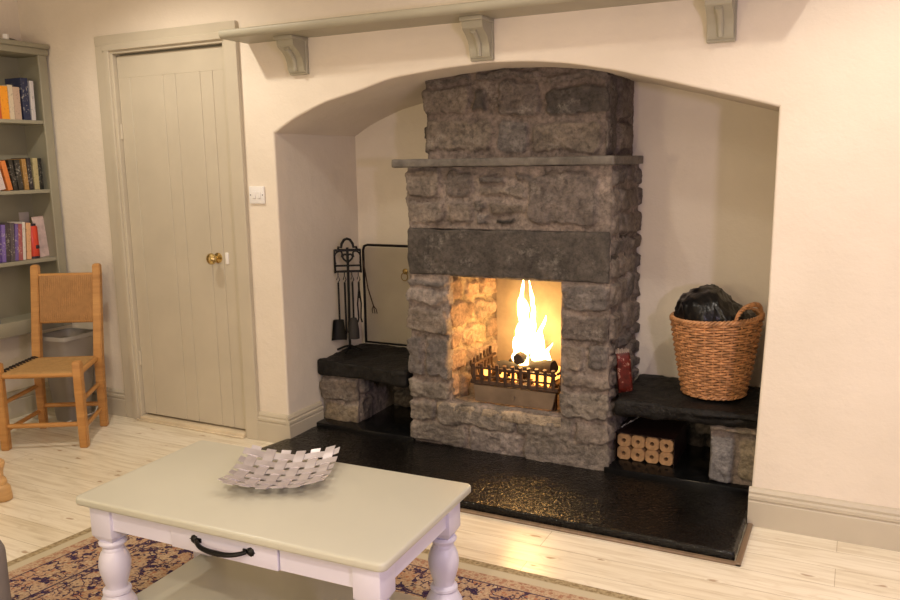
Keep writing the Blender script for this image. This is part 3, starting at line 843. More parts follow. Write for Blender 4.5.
# ------------------------------------------------------------------ mantel shelf on the wall
def build_mantel():
    x0, x1 = -2.70, -0.175
    t = thing('mantel_shelf', 'long grey-green painted wooden shelf on scrolled brackets above the arch', 'shelf', ((x0 + x1) / 2, WY, 2.01))
    m = MB()
    prof = [(0, 0), (0.190, 0), (0.196, 0.004), (0.203, 0.012), (0.205, 0.022), (0.203, 0.032), (0.196, 0.038), (0.186, 0.040), (0, 0.040)]
    M = Matrix(((0, 1, 0, x0), (-1, 0, 0, WY), (0, 0, 1, 2.010), (0, 0, 0, 1)))
    m.prism(prof, x1 - x0, M)
    m.build('board', M_SAGE2, t, smooth=30)
    for cx in (-2.395, -1.4515, -0.492):
        m = MB()
        m.box(cx - 0.051, cx + 0.051, WY - 0.022, WY, 1.845, 2.010, 0.003, 1)
        # scroll, side profile in (depth, z)
        pf = [(0.0, 1.856), (0.030, 1.856), (0.038, 1.868), (0.040, 1.885), (0.045, 1.905), (0.056, 1.925), (0.074, 1.942), (0.094, 1.955), (0.108, 1.965), (0.112, 1.978), (0.112, 1.994), (0.0, 1.994)]
        M = Matrix(((0, 1, 0, cx - 0.046), (-1, 0, 0, WY), (0, 0, 1, 0), (0, 0, 0, 1)))
        m.prism(pf, 0.092, M)
        m.box(cx - 0.052, cx + 0.052, WY - 0.128, WY, 1.992, 2.010, 0.004, 2)
        m.tube([(cx, WY - 0.018 - d, z) for d, z in ((0.02, 1.862), (0.024, 1.885), (0.03, 1.905), (0.042, 1.926), (0.062, 1.944), (0.085, 1.957))], [0.010, 0.012, 0.013, 0.013, 0.014, 0.014], 10)
        m.build('bracket', M_SAGE2, t, smooth=35)
build_mantel()

# ------------------------------------------------------------------ light switch
def build_switch():
    t = thing('light_switch', 'white double light switch on the wall between the door and the arch', 'light switch', (-2.692, WY, 1.283))
    m = MB(); m.box(-2.740, -2.645, WY - 0.010, WY, 1.240, 1.326, 0.003, 2); m.build('plate', M_PLASTIC, t)
    for dx in (-0.014, 0.016):
        m = MB(); m.box(-2.692 + dx - 0.010, -2.692 + dx + 0.010, WY - 0.0145, WY - 0.009, 1.266, 1.300, 0.002, 1, M=None)
        m.build('rocker', M_PLASTIC, t)
    for dx in (-0.038, 0.038):
        m = MB(); m.lathe([(0, 0), (0.003, 0), (0.003, 0.0015), (0, 0.0015)], 10, T(-2.692 + dx, WY - 0.0095, 1.283) @ Rx(PI / 2)); m.build('screw', M_BLACKP, t)
build_switch()

# ------------------------------------------------------------------ fire grate and fire
def build_fire():
    gx0, gx1, gy0, gy1 = -1.645, -1.215, 3.50, 3.78
    t = thing('fire_grate', 'rusty cast-iron fire basket with upright fingers and a steel ash-pan front', 'fire grate', ((gx0 + gx1) / 2, 3.64, 0.262))
    m = MB()
    m.box(gx0, gx1, gy0 - 0.012, gy0 + 0.002, 0.435, 0.447, 0.003, 1)
    m.box(gx0 - 0.01, gx1 + 0.01, gy0 - 0.014, gy0 + 0.004, 0.360, 0.380, 0.003, 1)
    m.box(gx0, gx1, gy0 - 0.010, gy0, 0.395, 0.404, 0.002, 1)
    m.build('front_rail', M_RUST, t)
    n = 11
    for i in range(n):
        x = gx0 + 0.012 + (gx1 - gx0 - 0.024) * i / (n - 1)
        m = MB()
        m.tube([(x, gy0 + 0.02, 0.362), (x, gy0 - 0.010, 0.372), (x, gy0 - 0.014, 0.40), (x, gy0 - 0.012, 0.44), (x, gy0 - 0.020, 0.466)], [0.008, 0.009, 0.009, 0.0085, 0.010], 6)
        m.build('finger', M_RUST, t)
    for sx, x in ((-1, gx0 - 0.004), (1, gx1 + 0.004)):
        m = MB()
        m.box(x - 0.006, x + 0.006, gy0, gy1, 0.44, 0.452, 0.002, 1)
        m.box(x - 0.006, x + 0.006, gy0, gy1, 0.360, 0.375, 0.002, 1)
        m.build('side_rail', M_RUST, t)
        for k in range(7):
            y = gy0 + 0.02 + k * 0.04
            m = MB()
            m.tube([(x, y, 0.365), (x + sx * 0.012, y, 0.40), (x + sx * 0.010, y, 0.43), (x + sx * 0.016, y - 0.006, 0.45 + k * 0.003), (x + sx * 0.012, y - 0.012, 0.470 + k * 0.003)], [0.007, 0.007, 0.007, 0.007, 0.006], 6)
            m.build('side_finger', M_RUST, t)
    m = MB()
    for k in range(9): m.box(gx0 + 0.02 + k * 0.046, gx0 + 0.04 + k * 0.046, gy0, gy1, 0.362, 0.376)
    m.build('bottom_bars', M_RUST, t)
    m = MB()
    M = T(0, gy0 - 0.008, 0) 
    vs = m.prism([(gx0 + 0.006, 0.355), (gx1 - 0.002, 0.355), (gx1 - 0.022, 0.272), (gx0 + 0.012, 0.272)], 0.012, M)
    m.tube([(-1.43, gy0 - 0.008, 0.31), (-1.43, gy0 - 0.02, 0.31)], [0.008, 0.010], 10)
    m.build('ash_pan_front', M_PANFRONT, t, smooth=None)['label'] = 'flat heat-stained steel ash-pan front'
    for x in (gx0 + 0.03, gx1 - 0.03):
        for y in (gy0 + 0.05, gy1 - 0.02):
            m = MB(); m.box(x - 0.012, x + 0.012, y - 0.012, y + 0.012, 0.258, 0.362); m.build('foot', M_RUST, t)
    # logs
    logs = [((-1.56, 3.60, 0.415), (-1.28, 3.66, 0.42), 0.040, 'charred log lying lowest in the fire basket'),
            ((-1.52, 3.70, 0.42), (-1.26, 3.59, 0.455), 0.034, 'charred log crossing the fire basket on the right'),
            ((-1.43, 3.55, 0.485), (-1.40, 3.74, 0.535), 0.028, 'small charred log end poking up inside the flames'),]
    for a, b, r, lb in logs:
        a = Vector(a); b = Vector(b); m = MB()
        pts = [a.lerp(b, i / 8) for i in range(9)]
        vs = m.tube(pts, [r * (1 + 0.12 * math.sin(i * 2.1)) for i in range(9)], 14)
        for v in vs: v.co += Vector([mnoise.noise(v.co * 40 + Vector((k * 9, 0, 0))) for k in range(3)]) * 0.006
        tag(settle(m.build('fire_log', M_CHAR, smooth=50)), lb, 'log')
    # embers
    m = MB()
    rs = random.Random(5)
    for k in range(46):
        x = rs.uniform(gx0 + 0.03, gx1 - 0.03); y = rs.uniform(gy0 + 0.012, gy1 - 0.03)
        r = rs.uniform(0.012, 0.024)
        vs = bmesh.ops.create_icosphere(m.bm, subdivisions=1, radius=r)['verts']
        for v in vs: v.co = v.co * rs.uniform(0.8, 1.2) + Vector((x, y, 0.385 + rs.uniform(0, 0.035)))
    em = m.build('embers', emit_mat('glowing_coals', (1.0, 0.35, 0.06), 5.0), smooth=None)
    tag(em, 'glowing orange embers in the fire basket', 'embers', kind='stuff')
    settle(em)
    # flames
    def tongue(m, x, y, z0, h, r, ph, lean=0.0, pinch=0.0):
        N = 22; pts = []; rad = []
        for i in range(N + 1):
            u = i / N
            pts.append((x + lean * u + 0.016 * math.sin(u * 7 + ph) * u, y + 0.01 * math.sin(u * 5 + ph * 2) * u, z0 + h * u))
            rr = r * (math.sin(PI * min(1, 0.16 + u * 0.84)) ** 0.8) * (1 - 0.50 * u) * (1 + 0.16 * math.sin(u * 13 + ph))
            rad.append(max(0.0008, rr if u < 0.98 else 0.001))
        vs = m.tube(pts, rad, 14)
        for v in vs:
            v.co.x += 0.006 * mnoise.noise(v.co * 26)
    F = [(-1.418, 3.63, 0.50, 0.37, 0.030, 0.4, -0.022), (-1.440, 3.64, 0.47, 0.30, 0.034, 2.1, 0.004), (-1.400, 3.66, 0.48, 0.385, 0.020, 4.0, 0.000),
         (-1.340, 3.63, 0.46, 0.235, 0.024, 1.2, 0.004), (-1.37, 3.64, 0.45, 0.17, 0.030, 3.3, 0.0), (-1.465, 3.62, 0.45, 0.13, 0.024, 5.1, -0.004), (-1.31, 3.64, 0.44, 0.12, 0.016, 0.9, 0.006), (-1.425, 3.61, 0.45, 0.19, 0.042, 2.6, 0.0)]
    t2 = thing('fire', 'bright yellow-white flames rising from the fire basket', 'fire', (-1.41, 3.63, 0.44))
    core = emit_mat('flame_core', (1.0, 0.66, 0.26), 34.0)
    halo = emit_mat('flame_fringe', (1.0, 0.45, 0.08), 2.0, 0.78)
    for q in F:
        m = MB(); tongue(m, *q); fl = m.build('flame', core, t2, smooth=True)
        m = MB(); tongue(m, q[0], q[1], q[2] - 0.005, q[3] * 1.05, q[4] * 1.16 + 0.002, q[5], q[6]); m.build('flame_fringe', halo, t2, smooth=True)
build_fire()

# ------------------------------------------------------------------ coffee table
def turned(prof, n=28, M=None, mb=None):
    mb = mb or MB(); mb.lathe(prof, n, M); return mb
def build_table():
    ZT = 0.48; W, D = 1.045, 0.545
    t = thing('coffee_table', 'low coffee table with grey-green top and white turned legs on the rug', 'table', (-1.498, 1.797, 0.012), math.radians(1.8))
    z0 = -0.012
    m = MB()
    vs = m.box(-W / 2, W / 2, -D / 2, D / 2, ZT - 0.024 + z0, ZT + z0)
    es = [e for e in m.bm.edges if abs(e.verts[0].co.z - e.verts[1].co.z) > 0.01]
    bmesh.ops.bevel(m.bm, geom=es, offset=0.022, segments=5, affect='EDGES', profile=0.5)
    es = [e for e in m.bm.edges if (e.verts[0].co.z > ZT + z0 - 1e-4 and e.verts[1].co.z > ZT + z0 - 1e-4) or (e.verts[0].co.z < ZT - 0.0239 + z0 and e.verts[1].co.z < ZT - 0.0239 + z0)]
    bmesh.ops.bevel(m.bm, geom=es, offset=0.007, segments=3, affect='EDGES', profile=0.5)
    m.build('tabletop', M_TABLETOP, t, world=False, smooth=40)
    zt = ZT - 0.024 + z0
    ix, iy = W / 2 - 0.030, D / 2 - 0.030      # outer faces of the leg blocks
    b = 0.080
    ab = zt - 0.078                            # apron underside
    # aprons
    m = MB(); m.box(-ix + b, -0.186, -iy + 0.010, -iy + 0.030, ab, zt); m.box(0.186, ix - b, -iy + 0.010, -iy + 0.030, ab, zt); m.box(-0.186, 0.186, -iy + 0.012, -iy + 0.030, zt - 0.006, zt)
    m.build('front_apron', M_WHITE, t, world=False, smooth=None)
    m = MB(); m.box(-ix + b, ix - b, iy - 0.030, iy - 0.010, ab, zt); m.build('back_apron', M_WHITE, t, world=False, smooth=None)
    for s in (-1, 1):
        x0, x1 = sorted((s * (ix - 0.010), s * (ix - 0.030)))
        m = MB(); m.box(x0, x1, -iy + b, iy - b, ab, zt); m.build('side_apron', M_WHITE, t, world=False, smooth=None)
    # drawer
    m = MB(); m.box(-0.183, 0.183, -iy + 0.004, -iy + 0.026, ab - 0.002, zt - 0.004, 0.003, 2)
    d = m.build('drawer', M_WHITE, t, world=False)
    m = MB()
    hz = (ab + zt) / 2 - 0.002; hy = -iy + 0.004
    for s in (-1, 1):
        m.prism([(s * 0.088, hz - 0.006), (s * 0.100, hz - 0.012), (s * 0.094, hz), (s * 0.112, hz), (s * 0.094, hz), (s * 0.100, hz + 0.012), (s * 0.088, hz + 0.006), (s * 0.072, hz + 0.006), (s * 0.072, hz - 0.006)], 0.004, T(0, hy - 0.004, 0))
        m.lathe([(0, -0.004), (0.013, -0.004), (0.013, 0.0), (0.007, 0.006), (0, 0.007)], 8, T(s * 0.096, hy - 0.002, hz) @ Rx(PI / 2))
    m.tube([(0.086 * u, hy - 0.006 - 0.022 * (1 - u ** 4), hz - 0.010 * (1 - u * u)) for u in [(-1 + i / 8) for i in range(17)]], [0.006 + 0.002 * (1 - abs(-1 + i / 8)) for i in range(17)], 8)
    h = m.build('handle', M_IRON, d, world=False); h['label'] = 'black iron drop handle with spear ends'
    # legs
    prof = [(0.000, 0.335 + z0), (0.036, 0.335 + z0), (0.041, 0.327 + z0), (0.040, 0.322 + z0), (0.031, 0.318 + z0), (0.029, 0.310 + z0), (0.032, 0.305 + z0), (0.032, 0.300 + z0),
            (0.038, 0.292 + z0), (0.044, 0.275 + z0), (0.047, 0.255 + z0), (0.044, 0.232 + z0), (0.038, 0.208 + z0), (0.032, 0.190 + z0), (0.031, 0.180 + z0),
            (0.041, 0.174 + z0), (0.042, 0.167 + z0), (0.036, 0.161 + z0), (0.043, 0.152 + z0), (0.050, 0.138 + z0), (0.055, 0.128 + z0), (0.000, 0.128 + z0)]
    foot = [(0.0, 0.062 + z0), (0.030, 0.062 + z0), (0.026, 0.054 + z0), (0.034, 0.046 + z0), (0.040, 0.032 + z0), (0.036, 0.012 + z0), (0.026, 0.0005), (0.0, 0.0005)]
    for sx in (-1, 1):
        for sy in (-1, 1):
            cx, cyy = sx * (ix - b / 2), sy * (iy - b / 2)
            m = MB()
            m.box(cx - b / 2, cx + b / 2, cyy - b / 2, cyy + b / 2, 0.352 + z0, zt, 0.003, 2)
            # chamfered underside of the block
            m.lathe([(0.0, 0.353 + z0), (0.054, 0.353 + z0), (0.038, 0.334 + z0), (0.0, 0.334 + z0)], 4, T(cx, cyy, 0) @ Rz(PI / 4))
            m.lathe(prof, 28, T(cx, cyy, 0))
            m.box(cx - 0.040, cx + 0.040, cyy - 0.040, cyy + 0.040, 0.062 + z0, 0.128 + z0, 0.003, 2)
            m.lathe(foot, 24, T(cx, cyy, 0))
            m.build('leg', M_WHITE, t, world=False, smooth=35)
    m = MB(); m.box(-ix + 0.03, ix - 0.03, -iy + 0.03, iy - 0.03, 0.090 + z0, 0.110 + z0, 0.004, 2)
    m.build('lower_shelf', M_TABLETOP, t, world=False)
build_table()

def build_bowl():
    t = thing('woven_dish', 'shallow square dish of woven silver strips on the coffee table', 'bowl', (-1.540, 1.888, 0.481), math.radians(24))
    n = 6; pitch = 0.0485; w = 0.031; a = pitch * n / 2
    K = 2.1
    def zf(u, v): return 0.004 + 0.95 * (u * u + v * v) + 5 * (u * u * v * v)
    for ax in (0, 1):
        for i in range(n):
            c = (i - (n - 1) / 2) * pitch
            m = MB(); N = 48; ext = a + 0.010
            rows_t, rows_b = [], []
            for k in range(N + 1):
                s = -ext + 2 * ext * k / N
                ph = math.sin(PI * s / pitch) * (1 if i % 2 == 0 else -1)
                if ax: ph = -ph
                rt, rb = [], []
                for q in (-w / 2, w / 2):
                    u, v = (s, c + q) if ax == 0 else (c + q, s)
                    z = zf(u, v) + 0.0017 * ph
                    rt.append((u, v, z + 0.0009)); rb.append((u, v, z - 0.0009))
                rows_t.append(rt); rows_b.append(rb)
            ring = [m.grid([[r[0][0], r[0][1]] for r in zip(rows_t)]), m.grid([[r[0][0], r[0][1]] for r in zip(rows_b)])]
            Tt, Bb = ring
            for k in range(N):
                m.bm.faces.new((Tt[k][0], Tt[k + 1][0], Bb[k + 1][0], Bb[k][0])); m.bm.faces.new((Tt[k][1], Bb[k][1], Bb[k + 1][1], Tt[k + 1][1]))
            m.bm.faces.new((Tt[0][0], Bb[0][0], Bb[0][1], Tt[0][1])); m.bm.faces.new((Tt[N][0], Tt[N][1], Bb[N][1], Bb[N][0]))
            m.build('strip', M_SILVER, t, world=False, smooth=30)
build_bowl()

# ------------------------------------------------------------------ rug
def build_rug():
    bl, br, fr, fl = Vector((-2.63, 2.485)), Vector((-0.21, 2.470)), Vector((-0.25, 0.93)), Vector((-2.80, 0.95))
    m = MB(); N, Mn = 60, 40
    rows = []
    for j in range(Mn + 1):
        v = j / Mn; row = []
        for i in range(N + 1):
            u = i / N
            p = fl.lerp(fr, u).lerp(bl.lerp(br, u), v)
            row.append((p.x, p.y, 0.011 + 0.0012 * mnoise.noise(Vector((p.x * 4, p.y * 4, 0)))))
        rows.append(row)
    V = m.grid(rows)
    uvl = m.bm.loops.layers.uv.new('UVMap')
    m.bm.verts.index_update()
    idx = {V[j][i]: (i / N * 2.42, j / Mn * 1.55) for j in range(Mn + 1) for i in range(N + 1)}
    for f in m.bm.faces:
        for l in f.loops: l[uvl].uv = idx[l.vert]
    edge = [e for e in m.bm.edges if len(e.link_faces) == 1]
    r = bmesh.ops.extrude_edge_only(m.bm, edges=edge)
    for g in r['geom']:
        if isinstance(g, bmesh.types.BMVert): g.co.z = 0.0005
    for f in m.bm.faces:
        for l in f.loops:
            if l.vert not in idx: l[uvl].uv = (0.005, 0.3)
    tag(settle(m.build('rug', rug_mat(), smooth=30)), 'oriental rug with navy scrolls on peach and a cream edge under the coffee table', 'rug')
build_rug()

# ------------------------------------------------------------------ chair
def woven_sheet(m, fn, nu, nv, du, dv, amp, sub=4, warp_only=False):
    """over-under weave of nu x nv cords as one height field; fn(u,v,h)->point"""
    A = nu * sub; B = nv * sub; rows = []
    for j in range(B + 1):
        row = []
        for i in range(A + 1):
            u, v = i / A, j / B
            a, b = u * nu, v * nv
            ca, cb = abs(math.sin(PI * a)), abs(math.sin(PI * b))
            over = (int(min(a, nu - 1e-6)) // du + int(min(b, nv - 1e-6)) // dv) % 2
            h = amp * (ca if over else cb)
            if warp_only: h = amp * ca * (1 - 0.3 * (1 - cb) ** 3)
            row.append(fn(u, v, h))
        rows.append(row)
    return m.grid(rows)

def build_chair():
    t = thing('dining_chair', 'honey pine chair with woven cord seat and back beside the bookcase', 'chair', (-3.785, 2.800, 0), math.radians(30.5))
    fw, bw, fy, by = 0.197, 0.165, -0.175, 0.175
    sh = 0.402
    for s in (-1, 1):
        m = MB()
        m.tube([(s * fw, fy, 0.0), (s * fw, fy, 0.10), (s * fw, fy, 0.30), (s * fw, fy, 0.452), (s * fw, fy, 0.460)], [0.028, 0.029, 0.030, 0.030, 0.025], 4, ph=PI / 4)
        mm = m.bm
        bmesh.ops.bevel(mm, geom=mm.edges[:], offset=0.004, segments=2, affect='EDGES')
        m.build('front_leg', M_PINE, t, world=False, smooth=50)
        m = MB()
        m.tube([(s * bw + 0.012, by, 0.0), (s * bw + 0.012, by, 0.2), (s * bw + 0.014, by + 0.004, 0.42), (s * bw + 0.018, by + 0.036, 0.65), (s * bw + 0.024, by + 0.058, 0.86), (s * bw + 0.025, by + 0.060, 0.903), (s * bw + 0.025, by + 0.060, 0.911)],
               [0.027, 0.029, 0.032, 0.030, 0.029, 0.028, 0.021], 4, ph=PI / 4)
        mm = m.bm
        bmesh.ops.bevel(mm, geom=mm.edges[:], offset=0.004, segments=2, affect='EDGES')
        m.build('back_leg', M_PINE, t, world=False, smooth=50)
    def rail(p, q, r, name='stretcher', n=8):
        m = MB(); m.tube([p, q], r, n); m.build(name, M_PINE, t, world=False, smooth=50)
    rail((-fw, fy, 0.125), (fw, fy, 0.125), 0.013)
    rail((-bw, by, 0.13), (bw, by, 0.13), 0.013)
    for s in (-1, 1):
        rail((s * fw, fy, 0.10), (s * bw, by, 0.10), 0.012); rail((s * fw, fy, 0.245), (s * bw, by, 0.245), 0.012)
    # back bars
    rail((-bw + .017, by + 0.030, 0.60), (bw + .017, by + 0.030, 0.60), 0.012, 'back_bar'); rail((-bw + .024, by + 0.057, 0.85), (bw + .024, by + 0.057, 0.85), 0.012, 'back_bar')
    # woven back: wraps both bars, front and rear faces
    m = MB()
    x0, x1 = -bw + 0.022, bw - 0.022
    for sgn in (-1, 1):
        def fn(u, v, h, sgn=sgn):
            z = 0.590 + v * 0.27
            y = by + 0.029 + 0.029 * v + 0.002 * math.sin(PI * v)
            return (x0 + 0.017 + 0.007 * v + u * (x1 - x0), y + sgn * (0.0135 * (max(0, 1 - (2 * v - 1) ** 8)) ** 0.5 + h), z)
        woven_sheet(m, fn, 26, 34, 1, 400, 0.0040, 4, True)
    m.build('woven_back', M_CORD2, t, world=False, smooth=True)
    # seat rails + seat
    for (p, q) in (((-fw, fy, sh - 0.012), (fw, fy, sh - 0.012)), ((-bw + .013, by, sh - 0.012), (bw + .013, by, sh - 0.012)), ((-fw, fy, sh - 0.012), (-bw, by, sh - 0.012)), ((fw, fy, sh - 0.012), (bw, by, sh - 0.012))):
        rail(p, q, 0.014, 'seat_rail')
    m = MB()
    for sgn in (1, -1):
        def fn(u, v, h, sgn=sgn):
            hw = fw + (bw - fw) * v - 0.004
            x = (2 * u - 1) * hw; y = fy - 0.013 + v * (by - fy + 0.004)
            e = max(0, 1 - abs(2 * v - 1) ** 10) ** 0.5 * max(0, 1 - abs(2 * u - 1) ** 14) ** 0.5
            dip = 0.010 * (1 - (2 * u - 1) ** 2) * (1 - (2 * v - 1) ** 2)
            return (x, y, sh - 0.010 + sgn * (0.018 * e + h * e) - dip)
        woven_sheet(m, fn, 34, 34, 1, 2, 0.003, 3)
    # notch the corners round the leg posts is not needed: cords wrap to the posts
    m.build('woven_seat', M_CORD, t, world=False, smooth=True)
    # dark and light wrapped cord ends along the left seat edge
    m = MB()
    for k in range(11):
        f = (k + 0.7) / 11.5
        x = -(fw + (bw - fw) * f) + 0.001; y = fy + f * (by - fy)
        m.tube([(x + 0.030, y, sh + 0.006), (x + 0.012, y, sh + 0.012), (x - 0.006, y, sh + 0.010), (x - 0.016, y, sh - 0.006)], 0.0042, 6)
    m.build('edge_wrapping', M_DARK, t, world=False, smooth=True)['label'] = 'dark wrapped cords along one seat edge'
build_chair()

# ------------------------------------------------------------------ bookcase and contents
BX = -4.125          # front of the bookcase
BYE = 3.205          # its end against the back wall
BY0 = 1.75
SHELVES = [1.696, 1.313, 0.925]
def build_bookcase():
    t = thing('bookcase', 'olive-grey painted bookcase full of books against the left wall', 'bookcase', (-4.236, 2.48, 0.52))
    m = MB(); m.box(LX + 0.003, LX + 0.012, BY0 + 0.02, BYE - 0.02, 0.53, 2.10); m.build('back_panel', M_CASE, t, smooth=None)
    for y0, y1 in ((BYE - 0.022, BYE), (BY0, BY0 + 0.022)):
        m = MB(); m.box(LX + 0.003, BX - 0.016, y0, y1, 0.52, 2.10); m.build('side_panel', M_CASE, t, smooth=None)
    for y0, y1 in ((BYE - 0.050, BYE + 0.004), (BY0 - 0.004, BY0 + 0.05)):
        m = MB(); m.box(BX - 0.016, BX, y0, y1, 0.52, 2.10, 0.003, 1); m.build('stile', M_CASE, t, smooth=None)
    for z in SHELVES:
        m = MB(); m.box(LX + 0.012, BX - 0.012, BY0 + 0.022, BYE - 0.022, z - 0.020, z, 0.002, 1); m.build('shelf', M_CASE, t, smooth=None)
    m = MB(); m.box(LX + 0.012, BX - 0.0155, BY0 + 0.022, BYE - 0.022, 0.575, 0.592); m.build('bottom_board', M_CASE, t, smooth=None)
    m = MB(); m.box(BX - 0.015, BX + 0.004, BY0 + 0.05, BYE - 0.05, 0.520, 0.600, 0.004, 2); m.build('bottom_rail', M_CASE, t)
    m = MB(); m.box(LX + 0.003, BX + 0.022, BY0 - 0.02, BYE + 0.012, 2.085, 2.112, 0.006, 2); m.box(LX + 0.003, BX + 0.010, BY0 - 0.01, BYE + 0.008, 2.050, 2.086, 0.004, 2)
    m.build('cornice', M_CASE, t)
build_bookcase()

def book(y, z, th, h, d, col, lean, label, seed, name='book', cat='book', group=None, xf=None, tilt_anchor=None):
    """upright book whose spine faces +x; y is its foot on the shelf (near-end edge), lean in radians towards -y/+y"""
    xf = BX - 0.055 if xf is None else xf
    t = thing(name, label, cat, (xf - d / 2, y, z + 0.0005), 0, group)
    Ml = Rx(lean)
    def fin(m, nm, mt):
        bmesh.ops.transform(m.bm, matrix=Ml, verts=m.bm.verts[:])
        zmin = min(v.co.z for v in m.bm.verts)
        return m
    m = MB()
    m.box(-d / 2, d / 2, -th / 2, -th / 2 + 0.002, 0, h); m.box(-d / 2, d / 2, th / 2 - 0.002, th / 2, 0, h)
    m.box(d / 2 - 0.002, d / 2 + 0.0015, -th / 2, th / 2, 0, h, 0.001, 1)
    m2 = MB(); m2.box(-d / 2 + 0.003, d / 2 - 0.002, -th / 2 + 0.002, th / 2 - 0.002, 0.002, h - 0.003)
    lift = abs(math.sin(lean)) * th / 2
    for q, nm, mt in ((m, 'cover', book_mat('cover_print', col, seed)), (m2, 'pages', M_PAGES)):
        bmesh.ops.transform(q.bm, matrix=T(0, 0, lift) @ Ml, verts=q.bm.verts[:])
        q.build(nm, mt, t, world=False, smooth=None)
    return t
M_PAGES = mat('paper_pages', (0.68, 0.62, 0.48), 0.8, var=0.1, nscale=120, stretch=(1, 8, 1))

def pix_y(px, py, x):
    d = Mc.T @ np.array([(px - 450) / f_px, (py - 300) / f_px, 1.0]); t = x / d[0]
    return d[1] * t, H + d[2] * t

def shelf_books():
    xf = BX - 0.05
    # (pixel x of spine's left edge at its foot, right edge, pixel y of the top, colour, lean px, depth, label)
    rows = [
     (SHELVES[0], 117.5, [(-5, 2, 85, (0.55, 0.10, 0.03), -3, 'red-orange paperback left of the orange book on the top shelf'),
                     (2, 10, 86, (0.85, 0.33, 0.02), -3, 'bright orange paperback on the top shelf'),
                     (10, 15, 85, (0.62, 0.52, 0.38), -3, 'cream narrow paperback right of the orange one on the top shelf'),
                     (15, 22, 87, (0.50, 0.36, 0.27), -3, 'pinkish cream paperback with red print leaning on the navy book'),
                     (24, 31, 78, (0.022, 0.028, 0.075), -4, 'tall navy hardback on the top shelf'),
                     (32, 36, 81, (0.66, 0.62, 0.62), -3, 'thin white book at the right end of the top shelf')]),
     (SHELVES[1], 188.0, [(-3, 6, 172, (0.60, 0.50, 0.48), -6, 'white and red paperback low at the left of the middle shelf'),
                     (8, 13, 161, (0.65, 0.20, 0.05), -8, 'orange paperback leaning left on the middle shelf'),
                     (14, 18, 160, (0.03, 0.025, 0.02), -6, 'black paperback with yellow print beside the leaning orange one'),
                     (19, 24, 160, (0.035, 0.03, 0.025), -5, 'black paperback with a white foot label on the middle shelf'),
                     (25, 29.5, 159, (0.36, 0.20, 0.06), -4, 'mustard-brown paperback on the middle shelf'),
                     (30, 34, 158, (0.025, 0.02, 0.025), -4, 'black paperback between the mustard and tan books'),
                     (35, 40, 158, (0.45, 0.38, 0.20), -3, 'tan paperback on the middle shelf'),
                     (40.5, 44, 158.5, (0.022, 0.022, 0.02), -3, 'dark paperback at the right end of the middle shelf')]),
     (SHELVES[2], 257.5, [(-2, 2, 225, (0.09, 0.05, 0.22), -1, 'deep purple book at the left of the lower shelf'),
                     (2, 6, 225, (0.20, 0.13, 0.40), -1, 'violet book with pale print on the lower shelf'),
                     (6, 11, 224, (0.06, 0.045, 0.05), -1, 'dark book with grey print on the lower shelf'),
                     (11, 15, 223, (0.10, 0.08, 0.09), -1, 'dark grey book with a cream panel on the lower shelf'),
                     (15, 18.5, 224, (0.16, 0.10, 0.30), 0, 'lilac-blue paperback on the lower shelf'),
                     (18.5, 23, 224, (0.35, 0.10, 0.10), -1, 'red and white paperback on the lower shelf'),
                     (23, 26, 222, (0.65, 0.60, 0.55), -1, 'narrow white book left of the peach one'),
                     (27, 31.5, 223, (0.68, 0.38, 0.20), -1, 'peach-spined book beside the red tin')]),
    ]
    seed = 1
    for (z, foot, lst), grp in zip(rows, ('books on the top shelf', 'books on the middle shelf', 'books on the lower shelf')):
        for (a, b, top, colr, ln, lb) in lst:
            ya, _ = pix_y(a, foot, xf); yb, _ = pix_y(b, foot, xf)
            yc = (ya + yb) / 2; th = max(0.012, (yb - ya) - 0.0015)
            _, zt = pix_y((a + b) / 2 + ln, top, xf)
            yt, _ = pix_y((a + b) / 2 + ln, top, xf)
            h = max(0.12, zt - z); lean = math.atan2((yc - yt), h)
            # keep feet in their own slot
            book(yc, z, th * math.cos(lean), h, 0.13, colr, lean, lb, seed, group=grp, xf=xf)
            seed += 1
    # red tin
    y0, _ = pix_y(32.5, 255, xf); y1, _ = pix_y(43.5, 255, xf); _, zt = pix_y(38, 224, xf)
    z = SHELVES[2] + 0.0005
    t = thing('tin', 'tall bright red tin with a dark lid on the lower bookshelf', 'tin', (xf - 0.04, (y0 + y1) / 2, z))
    r = (y1 - y0) / 2; hh = zt - z - 0.01
    m = MB(); m.lathe([(0, 0.006), (r * 0.96, 0.006), (r, 0.012), (r, hh - 0.01), (r * 0.9, hh), (0, hh)], 28); m.build('body', mat('red_gloss', (0.62, 0.06, 0.03), 0.3, var=0.15), t, world=False)
    m = MB(); m.lathe([(0, 0), (r * 1.0, 0), (r * 1.0, 0.014), (0, 0.014)], 28); m.lathe([(0, hh - 0.008), (r * 0.8, hh - 0.004), (r * 0.78, hh + 0.012), (0, hh + 0.012)], 28)
    m.build('lid', M_BLACKP, t, world=False)
    m = MB(); m.box(r * 0.9, r + 0.002, -0.004, r * 0.55, 0.055, 0.075, 0.002, 1); m.build('emblem', M_BLACKP, t, world=False)
    # pale book with cover turned out, leaning at the end
    yA, _ = pix_y(45, 255, xf - 0.02); yB, _ = pix_y(56, 255, xf - 0.02)
    _, zt = pix_y(47, 216, xf - 0.03)
    t = thing('paperback', 'pale pink-white book leaning at the right end of the lower shelf', 'book', (xf - 0.06, (yA + yB) / 2, z))
    w = yB - yA; hh = zt - z
    m = MB(); m.box(-0.004, 0.004, -w / 2 - 0.004, w / 2 - 0.004, 0, hh, 0.001, 1, M=Ry(-0.10) @ Rx(0.05)); m.build('cover', mat('pink_white_print', (0.66, 0.50, 0.46), 0.45, var=0.2, nscale=25), t, world=False)
    # white card standing behind
    yA, _ = pix_y(27, 250, xf - 0.12); yB, _ = pix_y(36.5, 250, xf - 0.12); _, zt = pix_y(33, 212, xf - 0.12)
